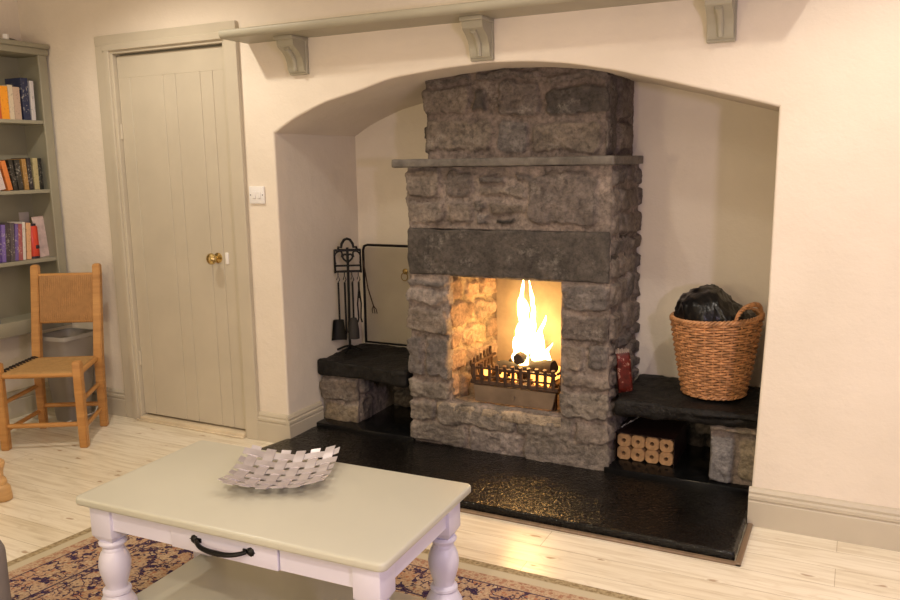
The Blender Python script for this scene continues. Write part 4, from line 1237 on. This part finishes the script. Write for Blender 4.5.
    m = MB(); m.box(xf - 0.165, xf - 0.155, yA, yB, z, zt, 0.001, 1)
    tag(settle(m.build('white_card', mat('greyed_card', (0.50, 0.44, 0.44), 0.6), smooth=None)), 'pale grey card standing behind the books beside the red tin', 'card')
    # box on the bottom board
    t = thing('small_box', 'small blue and white carton on the bottom board of the bookcase', 'box', (-4.22, 2.735, 0.5925))
    m = MB(); m.box(-0.05, 0.05, -0.06, 0.06, 0, 0.030, 0.002, 1); m.build('carton', mat('blue_print', (0.03, 0.06, 0.30), 0.4, var=0.3), t, world=False)
    m = MB(); m.box(-0.05, 0.052, -0.065, 0.02, 0.002, 0.026, 0.001, 1); m.build('label_panel', M_PLASTIC, t, world=False)
    m = MB(); m.box(-0.045, 0.04, -0.06, 0.03, 0.030, 0.050, 0.002, 1, M=Rz(0.1)); m.build('upper_packet', mat('white_blue_print', (0.5, 0.5, 0.66), 0.4, var=0.4, nscale=20), t, world=False)
    # small unidentified object on top, only modelled like a brush
    t = thing('brush', 'small white and dark object lying on top of the bookcase', 'brush', (-4.16, 3.02, 2.1125), 0.5)
    m = MB(); m.box(-0.012, 0.012, -0.055, -0.03, 0, 0.03, 0.003, 2); m.build('handle', M_PLASTIC, t, world=False)
    m = MB(); m.tube([(0, -0.03, 0.009), (0, 0.05, 0.008), (0, 0.085, 0.008)], [0.007, 0.008, 0.006], 8); m.build('dark_end', M_BLACKP, t, world=False)
shelf_books()

# ------------------------------------------------------------------ bin and cable behind the chair
def build_bin():
    m_, nt, b = new_mat('translucent_plastic')
    b.inputs['Base Color'].default_value = (0.42, 0.38, 0.34, 1); b.inputs['Roughness'].default_value = 0.35
    b.inputs['Transmission Weight'].default_value = 0.35; b.inputs['Alpha'].default_value = 0.8
    t = thing('plastic_bin', 'translucent grey plastic bin standing behind the woven chair', 'bin', (-4.005, 3.07, 0.0), 0.05)
    m = MB(); hw0, hd0, hw1, hd1, h = 0.072, 0.075, 0.112, 0.118, 0.50
    prev = None
    def ring(hw, hd, z): 
        pts = []
        for k in range(32):
            a = 2 * PI * k / 32
            c, s = math.cos(a), math.sin(a)
            pts.append(m.bm.verts.new((hw * math.copysign(abs(c) ** 0.35, c), hd * math.copysign(abs(s) ** 0.35, s), z)))
        return pts
    def join(A, B):
        for k in range(32): m.bm.faces.new((A[k], A[(k + 1) % 32], B[(k + 1) % 32], B[k]))
    r0 = ring(hw0, hd0, 0.001); m.bm.faces.new(r0)
    r1 = ring(hw1, hd1, h); join(r0, r1)
    r2_ = ring(hw1 - 0.004, hd1 - 0.004, h); join(r1, r2_)
    r3 = ring(hw0 - 0.004, hd0 - 0.004, 0.006); join(r2_, r3); m.bm.faces.new(r3)
    m.build('body', m_, t, world=False, smooth=40)
    m = MB()
    a = ring(hw1 + 0.008, hd1 + 0.008, h - 0.018); b2 = ring(hw1 + 0.008, hd1 + 0.008, h + 0.004); c2 = ring(hw1 - 0.003, hd1 - 0.003, h + 0.004); d3 = ring(hw1 + 0.0005, hd1 + 0.0005, h - 0.018)
    join(a, b2); join(b2, c2); join(d3, a)
    m.build('rim', mat('pale_plastic_rim', (0.32, 0.30, 0.27), 0.35), t, world=False, smooth=40)
    m = MB()
    m.tube([(-3.865, 3.19, 0.36), (-3.86, 3.175, 0.25), (-3.868, 3.15, 0.12), (-3.90, 3.13, 0.03), (-3.96, 2.96, 0.004), (-4.06, 2.93, 0.004), (-4.2, 2.95, 0.004)], 0.0035, 8)
    tag(settle(m.build('power_cable', M_PLASTIC, smooth=True)), 'thin white cable trailing down beside the plastic bin', 'cable')
build_bin()

# ------------------------------------------------------------------ pine stool and armchair at the left edge
def build_left_edge():
    t = thing('stool', 'turned pale pine stool at the left edge of the picture', 'stool', (-3.425, 2.00, 0))
    prof = [(0.0, 0.0), (0.030, 0.0), (0.036, 0.004), (0.038, 0.02), (0.038, 0.062), (0.028, 0.074), (0.031, 0.084), (0.030, 0.100), (0.022, 0.110), (0.026, 0.135), (0.039, 0.165), (0.040, 0.178), (0.030, 0.188), (0.020, 0.198), (0.022, 0.23),
            (0.024, 0.26), (0.021, 0.31), (0.016, 0.35), (0.014, 0.38), (0.016, 0.42), (0, 0.42)]
    for k, (x, y) in enumerate(((0.145, 0.125), (-0.145, 0.125), (0.145, -0.125), (-0.145, -0.125))):
        m = MB(); m.lathe(prof, 20, T(x, y, 0) @ Rz(0) @ Matrix(((1, 0, -0.07 * (1 if x > 0 else -1), 0), (0, 1, -0.1 * (1 if y > 0 else -1), 0), (0, 0, 1, 0), (0, 0, 0, 1))))
        m.build('leg', M_PINE2, t, world=False, smooth=50)
    m = MB(); m.lathe([(0, 0.41), (0.115, 0.41), (0.122, 0.418), (0.122, 0.43), (0.115, 0.438), (0, 0.44)], 32, T(-0.02, 0, 0)); m.build('seat', M_PINE2, t, world=False)
    # armchair
    t = thing('armchair', 'grey-brown upholstered armchair, only its arm corner showing at the lower left', 'armchair', (-2.52, 0.975, 0))
    def rbox(name, x0, x1, y0, y1, z0, z1, r):
        m = MB(); m.box(x0, x1, y0, y1, z0, z1, r, 6); return m.build(name, M_GREYFAB, t, smooth=60)
    for s in (-1, 1):
        cx = -2.52 + s * 0.36
        rbox('arm', cx - 0.075, cx + 0.075, 0.615, 1.335, 0.05, 0.44, 0.055)
    rbox('seat_base', -2.81, -2.23, 0.615, 1.285, 0.06, 0.28, 0.03); rbox('seat_cushion', -2.80, -2.24, 0.665, 1.305, 0.28, 0.40, 0.045); rbox('backrest', -2.86, -2.18, 0.515, 0.695, 0.06, 0.78, 0.06)
    for x in (-2.90, -2.14):
        for y in (0.575, 1.255):
            m = MB(); m.lathe([(0, 0.012 if x > -2.80 else 0), (0.016, 0.012 if x > -2.80 else 0), (0.022, 0.055), (0, 0.055)], 16, T(x, y, 0)); m.build('foot', M_PINE2, t)
build_left_edge()
bpy.data.objects['armchair'].location.x += 0.045

# ------------------------------------------------------------------ fire tools and screen
def build_tools():
    bx, by, bz = -2.494, 3.705, 0.398
    t = thing('fire_tool_stand', 'black wrought-iron fire tool stand with a heart scroll frame in the left alcove corner', 'fire tool stand', (bx, by, bz))
    dx = Vector((0.85, 0.53, 0)).normalized()       # frame plane direction
    P = lambda a, z, out=0.0: (bx + dx.x * a + dx.y * out, by + dx.y * a - dx.x * out, bz + z)
    m = MB(); m.tube([P(-0.005, 0.012), P(0, 0.42), P(0, 0.58)], 0.0075, 8); m.build('rod', M_IRON, t)
    m = MB()
    for a in (0.3, 1.87, 3.44, 5.01):
        m.tube([P(-0.005, 0.03), P(-0.005 + 0.03 * math.cos(a), 0.024, 0.03 * math.sin(a)), P(-0.005 + 0.065 * math.cos(a), 0.009, 0.065 * math.sin(a)), P(-0.005 + 0.075 * math.cos(a), 0.006, 0.075 * math.sin(a))], 0.006, 6)
    m.build('base', M_IRON, t)
    m = MB()
    w = 0.070
    z0, z1 = 0.44, 0.565
    m.tube([P(-w, z0), P(-w, z1), P(w, z1), P(w, z0)], 0.0072, 6); m.tube([P(-w, z1), P(w, z1)], 0.0072, 6); m.tube([P(-w, z0 + 0.008), P(w, z0 + 0.008)], 0.0065, 6); m.tube([P(-w, z0 + 0.04), P(w, z0 + 0.04)], 0.0055, 6)
    m.build('frame', M_IRON, t)
    m = MB()
    hpts = []
    for k in range(33):
        a = 2 * PI * k / 32
        hpts.append(P(0.0019 * 16 * math.sin(a) ** 3 * 0.9, 0.522 + 0.0017 * (13 * math.cos(a) - 5 * math.cos(2 * a) - 2 * math.cos(3 * a) - math.cos(4 * a))))
    m.tube(hpts[:-1], 0.0055, 6, closed=True)
    for s in (-1, 1):
        m.tube([P(s * (0.066 - 0.03 * u + 0.012 * math.sin(u * 6)), 0.49 + 0.07 * math.sin(u * 2.6)) for u in [i / 10 for i in range(11)]], 0.005, 6)
    m.build('heart_scroll', M_IRON, t)
    m = MB()
    m.tube([P(-0.052, 0.565), P(-0.048, 0.583), P(-0.034, 0.580), P(-0.030, 0.60), P(-0.016, 0.622), P(0.0, 0.628), P(0.016, 0.622), P(0.030, 0.60), P(0.034, 0.580), P(0.048, 0.583), P(0.052, 0.565)], 0.0075, 8)
    m.build('handle', M_IRON, t)
    m = MB()
    for a in (-0.055, -0.020, 0.020, 0.055):
        m.tube([P(a, 0.448), P(a, 0.44, 0.012), P(a, 0.428, 0.018), P(a, 0.432, 0.026)], 0.003, 6)
    m.build('hooks', M_IRON, t)
    o = 0.018
    def tool(nm, lb, cat, a, parts):
        tt = thing(nm, lb, cat, P(a, 0.16, o))
        for pn, m_, mt in parts(a): m_.build(pn, mt, tt)
    def shaft(a, zb, a2=None):
        m = MB(); a2 = a if a2 is None else a2
        m.tube([P(a - 0.008, 0.405, o), P(a, 0.43, o), P(a + 0.008, 0.405, o), P(a, 0.39, o)], 0.003, 6)
        m.tube([P(a, 0.39, o), P((a + a2) / 2, 0.3, o), P(a2, zb, o)], 0.0055, 8); return m
    def shovel(a):
        m = MB(); rows = []
        for k in range(9):
            u = k / 8; rows.append([P(a - 0.006 + (v - 0.5) * (0.058 + 0.026 * u), 0.185 - 0.115 * u, o + 0.014 * (2 * abs(v - 0.5)) ** 3 + 0.006 * u) for v in [j / 8 for j in range(9)]])
        m.grid(rows); r = bmesh.ops.solidify(m.bm, geom=m.bm.faces[:], thickness=0.002)
        return [('shaft', shaft(a, 0.17), M_IRON), ('pan', m, M_PAN)]
    tool('ash_shovel', 'black ash shovel with a flat grey pan hanging on the fire tool stand', 'shovel', -0.055, shovel)
    def poker(a):
        m = MB(); m.tube([P(a, 0.11, o), P(a, 0.075, o)], [0.0042, 0.001], 8); m.tube([P(a, 0.12, o), P(a + 0.014, 0.105, o), P(a + 0.016, 0.095, o)], 0.003, 6)
        return [('shaft', shaft(a, 0.11), M_IRON), ('tip', m, M_IRON)]
    tool('poker', 'thin black poker hanging beside the ash shovel', 'poker', -0.020, poker)
    def brush(a):
        m = MB(); b0 = P(a, 0.19, o)
        m.lathe([(0, 0), (0.016, 0), (0.022, -0.02), (0.028, -0.065), (0.030, -0.115), (0, -0.118)], 16, T(*b0))
        return [('shaft', shaft(a, 0.19), M_IRON), ('bristles', m, M_BRUSH)]
    tool('hearth_brush', 'black hearth brush with dark bristles hanging on the fire tool stand', 'brush', 0.022, brush)
    def tongs(a):
        m = MB()
        for s in (-1, 1):
            m.tube([P(a, 0.36, o), P(a + s * 0.010, 0.27, o), P(a + s * 0.006, 0.19, o), P(a + s * 0.012, 0.165, o)], 0.0048, 6)
        return [('shaft', shaft(a, 0.35), M_IRON), ('jaws', m, M_IRON)]
    tool('fire_tongs', 'black iron tongs hanging at the right of the fire tool stand', 'tongs', 0.056, tongs)
    # spark screen
    sy = 3.885; x0, x1, z0, z1 = -2.508, -1.995, 0.403, 0.975
    t = thing('spark_screen', 'fireguard of fine beige mesh in a black frame leaning behind the fire tools', 'fireguard', ((x0 + x1) / 2, sy, z0))
    m = MB()
    m.tube([(x0, sy, z0 + 0.004), (x0, sy, z1 - 0.03), (x0 + 0.008, sy, z1 - 0.008), (x0 + 0.03, sy, z1), (x1 - 0.01, sy, z1)], 0.0075, 10)
    m.tube([(x1 - 0.01, sy, z1), (x1 - 0.005, sy, z1 - 0.03), (x1 - 0.005, sy, z0 + 0.004)], 0.0075, 10); m.tube([(x0, sy, z0 + 0.01), (x1 - 0.005, sy, z0 + 0.01)], 0.006, 8)
    m.build('frame', M_IRON, t)
    m = MB()
    for k in range(1, 102):
        x = x0 + (x1 - x0) * k / 102
        if x < -1.975: m.box(x - 0.0005, x + 0.0005, sy + 0.002, sy + 0.0034, z0 + 0.01, z1 - 0.012)
    for k in range(1, 112):
        z = z0 + (z1 - z0 - 0.01) * k / 112
        m.box(x0 + 0.004, x1 - 0.01, sy + 0.0005, sy + 0.0019, z - 0.0005, z + 0.0005)
    m.build('mesh_panel', M_MESH, t, smooth=None)
    m = MB()
    cx = -2.235
    m.lathe([(0, 0), (0.016, 0), (0.016, 0.004), (0.008, 0.008), (0, 0.009)], 16, T(cx, sy - 0.0005, 0.835) @ Rx(PI / 2))
    m.tube([(cx + 0.020 * math.cos(a), sy - 0.012, 0.806 + 0.022 * math.sin(a)) for a in [2 * PI * k / 20 for k in range(20)]], 0.0028, 6, closed=True)
    m.tube([(cx, sy - 0.006, 0.838), (cx, sy - 0.014, 0.826)], 0.004, 6)
    m.build('ring_handle', mat('aged_brass', (0.30, 0.20, 0.07), 0.35, 0.8), t)['label'] = 'aged brass ring handle'
    # toasting fork hooked over the frame
    t = thing('toasting_fork', 'thin iron toasting fork hanging at a slant in front of the mesh fireguard', 'fork', (-2.46, sy - 0.03, 0.60))
    m = MB(); y = sy - 0.022
    m.tube([(-2.50, y + 0.012, 0.885), (-2.493, y, 0.875), (-2.47, y, 0.73), (-2.435, y, 0.625)], 0.0038, 6)
    m.build('handle', M_RUST, t)
    m = MB()
    for s in (-1, 0, 1): m.tube([(-2.437, y, 0.632), (-2.433 + s * 0.014, y, 0.612), (-2.428 + s * 0.014, y, 0.588)], 0.003, 6)
    m.build('prongs', M_RUST, t)
build_tools()

# ------------------------------------------------------------------ log basket and bag
def build_basket():
    cx, cy2, z0, h = -0.540, 3.690, 0.389, 0.345
    t = thing('wicker_basket', 'round honey-brown wicker log basket on the right-hand slate bench', 'basket', (cx, cy2, z0))
    R = lambda u: 0.130 + 0.060 * u ** 0.9
    zt = lambda u, th: h * u + 0.012 * u * math.cos(th - 0.3)
    NS = 30
    m = MB()
    for k in range(NS):
        a = 2 * PI * k / NS
        m.tube([(R(u) * math.cos(a), R(u) * math.sin(a), zt(u, a)) for u in (0, .25, .5, .75, 1)], 0.0042, 6)
    m.build('stakes', M_WICKER, t, world=False, smooth=60)
    m = MB(); rows = 29; NP = NS * 4
    for i in range(rows):
        u = (i + 0.5) / rows
        pts = []
        for k in range(NP):
            a = 2 * PI * k / NP
            pts.append(((R(u) + 0.0062 * math.cos(NS / 2 * a + PI * (i % 2))) * math.cos(a), (R(u) + 0.0062 * math.cos(NS / 2 * a + PI * (i % 2))) * math.sin(a), zt(u, a) + 0.0012 * math.sin(a * 9 + i)))
        m.tube(pts, 0.0064, 6, closed=True, squash=0.92)
    m.build('woven_side', M_WICKER, t, world=False, smooth=60)
    m = MB()
    for j in range(3):
        pts = []
        for k in range(160):
            a = 2 * PI * k / 160; q = a * 22 + j * 2 * PI / 3
            pts.append(((R(1) + 0.007 * math.cos(q)) * math.cos(a), (R(1) + 0.007 * math.cos(q)) * math.sin(a), zt(1, a) + 0.006 + 0.007 * math.sin(q)))
        m.tube(pts, 0.0055, 6, closed=True)
    m.build('rim', M_WICKER, t, world=False, smooth=60)
    m = MB()
    for j in range(2):
        pts = []
        for k in range(120):
            a = 2 * PI * k / 120; q = a * 18 + j * PI
            pts.append(((R(0) + 0.004 + 0.005 * math.cos(q)) * math.cos(a), (R(0) + 0.004 + 0.005 * math.cos(q)) * math.sin(a), 0.008 + 0.005 * math.sin(q)))
        m.tube(pts, 0.005, 6, closed=True)
    m.build('foot_braid', M_WICKER, t, world=False, smooth=60)
    m = MB(); m.lathe([(R(0) - 0.008, 0.006), (R(.5) - 0.008, h * .5), (R(1) - 0.009, h * 0.97)], 40, cap=False); m.lathe([(0, 0.006), (R(0) - 0.006, 0.006), (R(0) - 0.006, 0.009), (0, 0.009)], 40)
    m.build('inner_wall', M_DARK, t, world=False)
    for ac in (-0.60, 2.05):
        m = MB()
        for j in range(3):
            pts = []
            for k in range(41):
                u = k / 40; b = PI * u
                a = ac + 0.40 * math.cos(b); zz = 0.075 * math.sin(b) ** 0.8
                q = u * 34 + j * 2 * PI / 3
                rr_ = R(1) + 0.006 * math.cos(q) + 0.006 * math.sin(b)
                pts.append((rr_ * math.cos(a), rr_ * math.sin(a), zt(1, a) + zz + 0.006 * math.sin(q)))
            m.tube(pts, 0.0058, 6)
        m.build('handle', M_WICKER, t, world=False, smooth=60)
    # bag of fuel
    m = MB()
    r = bmesh.ops.create_icosphere(m.bm, subdivisions=5, radius=1.0)
    for v in m.bm.verts:
        d = v.co.copy()
        p = Vector((d.x * 0.172, d.y * 0.165, d.z * 0.17))
        u = max(0.0, d.z)
        # a broad folded hump over the left two thirds, a low slack lobe on the right
        if u > 0:
            left = 1 / (1 + math.exp((d.x - 0.28) * 9))
            p.z = (u ** 0.38) * (0.132 + 0.085 * left * (0.86 + 0.14 * math.sin(2.2 + d.x * 2.6)))
            p.x *= 1 - 0.10 * u
        a2 = math.atan2(d.z, d.x + 0.3)
        fold = (1 - abs(mnoise.noise(Vector((d.x * 5.5 + d.y * 2.5, d.y * 2.0 - d.z * 2, 1.7))))) ** 5 * 0.014
        k = mnoise.noise(Vector((d.x * 2.2, d.y * 2.2, d.z * 1.3))) * 0.014 + fold + mnoise.noise(d * 9) * 0.004
        p += d * k
        rad = math.hypot(p.x, p.y)
        if p.z < 0.06 and rad > 0.158: p.x *= 0.158 / rad; p.y *= 0.158 / rad
        v.co = p
    for v in m.bm.verts:
        v.co += Vector((cx - 0.005, cy2, z0 + 0.262))
    b = m.build('bin_bag', M_BAG, smooth=True)
    tag(settle(b), 'black plastic bag of fuel bulging out of the wicker basket', 'bag')
build_basket()

# ------------------------------------------------------------------ red packet
def build_packet():
    m_, nt, b = new_mat('red_foil_print')
    v = tex_coord(nt)
    n = noise_tex(nt, v, 38.0, 3, 0.6)
    c = ramp(nt, n, [(0.40, (0.06, 0.008, 0.005)), (0.62, (0.13, 0.014, 0.008)), (0.65, (0.38, 0.24, 0.18)), (0.67, (0.38, 0.24, 0.18)), (0.70, (0.12, 0.012, 0.007))])
    nt.links.new(c, b.inputs['Base Color']); b.inputs['Roughness'].default_value = 0.4; b.inputs['Specular IOR Level'].default_value = 0.25
    bump(nt, b, noise_tex(nt, v, 45, 3), 0.5, 0.006)
    t = thing('firelighter_packet', 'crinkled red foil packet leaning upright on the chimney beside the slate bench', 'packet', (-0.902, 3.545, 0.388), math.radians(30))
    m = MB()
    rows = []
    N = 12
    hw, hd, h = 0.032, 0.018, 0.185
    for k in range(N + 1):
        u = k / N
        sq = 1 - 0.85 * max(0, (u - 0.86) / 0.14) - 0.7 * max(0, (0.06 - u) / 0.06)
        ring = []
        for j in range(24):
            a = 2 * PI * j / 24; c_, s_ = math.cos(a), math.sin(a)
            x = hw * math.copysign(abs(c_) ** 0.4, c_); y = hd * math.copysign(abs(s_) ** 0.4, s_) * max(0.1, sq)
            w = 0.003 * mnoise.noise(Vector((x * 60, y * 60, u * 12)))
            ring.append((x + w, y + w, h * u))
        rows.append(ring + [ring[0]])
    V = m.grid(rows)
    bmesh.ops.remove_doubles(m.bm, verts=m.bm.verts[:], dist=1e-5)
    bmesh.ops.holes_fill(m.bm, edges=m.bm.edges[:])
    bmesh.ops.transform(m.bm, matrix=Ry(-0.10), verts=m.bm.verts[:])
    m.build('wrapper', m_, t, world=False, smooth=50)
    m = MB()
    for k in range(7): m.tube([(-0.028 + k * 0.0093 - 0.018, 0, 0.178), (-0.028 + k * 0.0093 - 0.0195, 0.001, 0.198 + 0.004 * (k % 2))], [0.006, 0.004], 5)
    m.build('crimped_end', mat('silver_foil', (0.34, 0.27, 0.23), 0.35, 0.5, bmp=0.4), t, world=False)['label'] = 'crimped silvery end of the packet'
build_packet()

# ------------------------------------------------------------------ heat logs
def build_heatlogs():
    names = ['bottom row, nearest the chimney', 'bottom row, second from the chimney', 'bottom row, third from the chimney', 'bottom row, farthest from the chimney',
             'top row, nearest the chimney', 'top row, second from the chimney', 'top row, third from the chimney', 'top row, farthest from the chimney']
    s = 0.0645; r = 0.0317
    base = None
    def make():
        m = MB(); n = 32
        def ringp(rad, y, oct_):
            out = []
            for k in range(n):
                a = 2 * PI * (k + 0.5) / n
                q = rad
                if oct_:
                    m4 = ((a + PI / 4) % (PI / 2)) - PI / 4
                    q = min(rad / math.cos(m4), rad * 1.14)
                out.append(m.bm.verts.new((q * math.cos(a), y, q * math.sin(a))))
            return out
        A = ringp(r - 0.0035, 0, True); A2 = ringp(r - 0.0005, 0.004, True); B = ringp(r - 0.0005, 0.27, True)
        C = ringp(0.0095, 0, False); Dd = ringp(0.0095, 0.27, False)
        for P_, Q_ in ((C, A), (A, A2), (A2, B), (B, Dd), (Dd, C)):
            for k in range(n): m.bm.faces.new((P_[k], P_[(k + 1) % n], Q_[(k + 1) % n], Q_[k]))
        return m
    for i in range(8):
        x = -0.908 + (i % 4) * s; z = 0.0585 + r + (i // 4) * (s - 0.002)
        if base is None:
            base = make().build('heat_log', M_HEATLOG, smooth=35); o = base
        else:
            o = base.copy(); COL.objects.link(o)
        o.location = (x, 3.555, z)
        o.rotation_euler = (0, 0.06 * math.sin(i * 2.3), 0.0)
        tag(o, 'tan pressed log with centre hole, ' + names[i], 'log', 'pressed logs stacked under the right-hand bench')
    # dark film sleeve round the pack, open at the front
    m = MB()
    xa, xb, za, zb = -0.908 - r - 0.004, -0.908 + 3 * s + r + 0.004, 0.0583, 0.0585 + 2 * r + s + 0.003
    m.box(xa - 0.002, xa, 3.545, 3.84, za, zb); m.box(xb, xb + 0.002, 3.545, 3.84, za, zb); m.box(xa - 0.002, xb + 0.002, 3.540, 3.84, zb, zb + 0.003)
    tag(settle(m.build('film_sleeve', mat('dark_red_film', (0.022, 0.010, 0.008), 0.35, bmp=0.5, bscale=40, bdist=0.006), smooth=None)), 'dark plastic sleeve wrapped over the pressed logs', 'wrapping')
    # loose end of the clear wrapping
    m_, nt, b = new_mat('clear_wrap'); b.inputs['Base Color'].default_value = (0.8, 0.8, 0.8, 1); b.inputs['Roughness'].default_value = 0.1; b.inputs['Alpha'].default_value = 0.35
    m = MB(); rows = []
    for k in range(13):
        u = k / 12
        rows.append([(-0.93 + 0.10 * u + 0.01 * mnoise.noise(Vector((k, j, 0))), 3.58 + 0.03 * j / 5 + 0.012 * mnoise.noise(Vector((k * 1.3, j * 1.7, 4))), 0.203 + 0.070 * u + 0.012 * mnoise.noise(Vector((k * .7, j, 9)))) for j in range(6)])
    m.grid(rows); bmesh.ops.solidify(m.bm, geom=m.bm.faces[:], thickness=0.0012)
    tag(settle(m.build('plastic_wrapping', m_, smooth=None)), 'crumpled loose end of clear plastic wrapping above the pressed logs', 'wrapping')
build_heatlogs()

# ------------------------------------------------------------------ light
def lamp(name, kind, loc, energy, col, size=0.05, rot=None, spot=None):
    l = bpy.data.lights.new(name, kind); l.energy = energy; l.color = col
    if kind == 'AREA': l.shape = 'RECTANGLE'; l.size = size[0]; l.size_y = size[1]
    elif kind == 'SPOT': l.shadow_soft_size = size; l.spot_size = math.radians(spot); l.spot_blend = 0.6
    else: l.shadow_soft_size = size
    o = bpy.data.objects.new(name, l); COL.objects.link(o); o.location = loc
    if rot: o.rotation_euler = rot
    return o
WARM = (1.0, 0.90, 0.76)
lamp('ceiling_lamp_left', 'SPOT', (-3.05, 2.36, 2.62), 56, WARM, 0.04, (0, 0, 0), 145)
lamp('ceiling_lamp_right', 'SPOT', (0.19, 2.36, 2.62), 56, WARM, 0.04, (0, 0, 0), 125)
lamp('ceiling_lamp_middle', 'SPOT', (-1.45, 2.20, 2.62), 20, WARM, 0.04, (0, 0, 0), 150)
lamp('ceiling_lamp_front', 'SPOT', (-0.50, -0.30, 2.62), 110, (1.0, 0.86, 0.68), 0.05, (0, 0, 0), 165)
lamp('side_lamp', 'POINT', (0.93, 0.50, 1.38), 60, (0.90, 0.73, 1.0), 0.07)
lamp('warm_fill_left', 'POINT', (-2.3, -1.35, 1.45), 66, (1.0, 0.79, 0.48), 0.16)  # added warm fill behind the camera, brightens the alcove
lamp('warm_fill_right', 'POINT', (-0.9, -1.35, 1.45), 66, (1.0, 0.79, 0.48), 0.16)  # second added fill, no lamp is modelled here
lamp('fire_glow', 'POINT', (-1.42, 3.55, 0.60), 6, (1.0, 0.46, 0.11), 0.06)

w = bpy.data.worlds.new('room_light'); SC.world = w; w.use_nodes = True
w.node_tree.nodes['Background'].inputs[0].default_value = (1.0, 0.86, 0.77, 1)
w.node_tree.nodes['Background'].inputs[1].default_value = 0.32

SC.view_settings.view_transform = 'Standard'
SC.view_settings.look = 'None'
SC.view_settings.gamma = 1.0
SC.view_settings.use_curve_mapping = False
SC.view_settings.exposure = 0.08
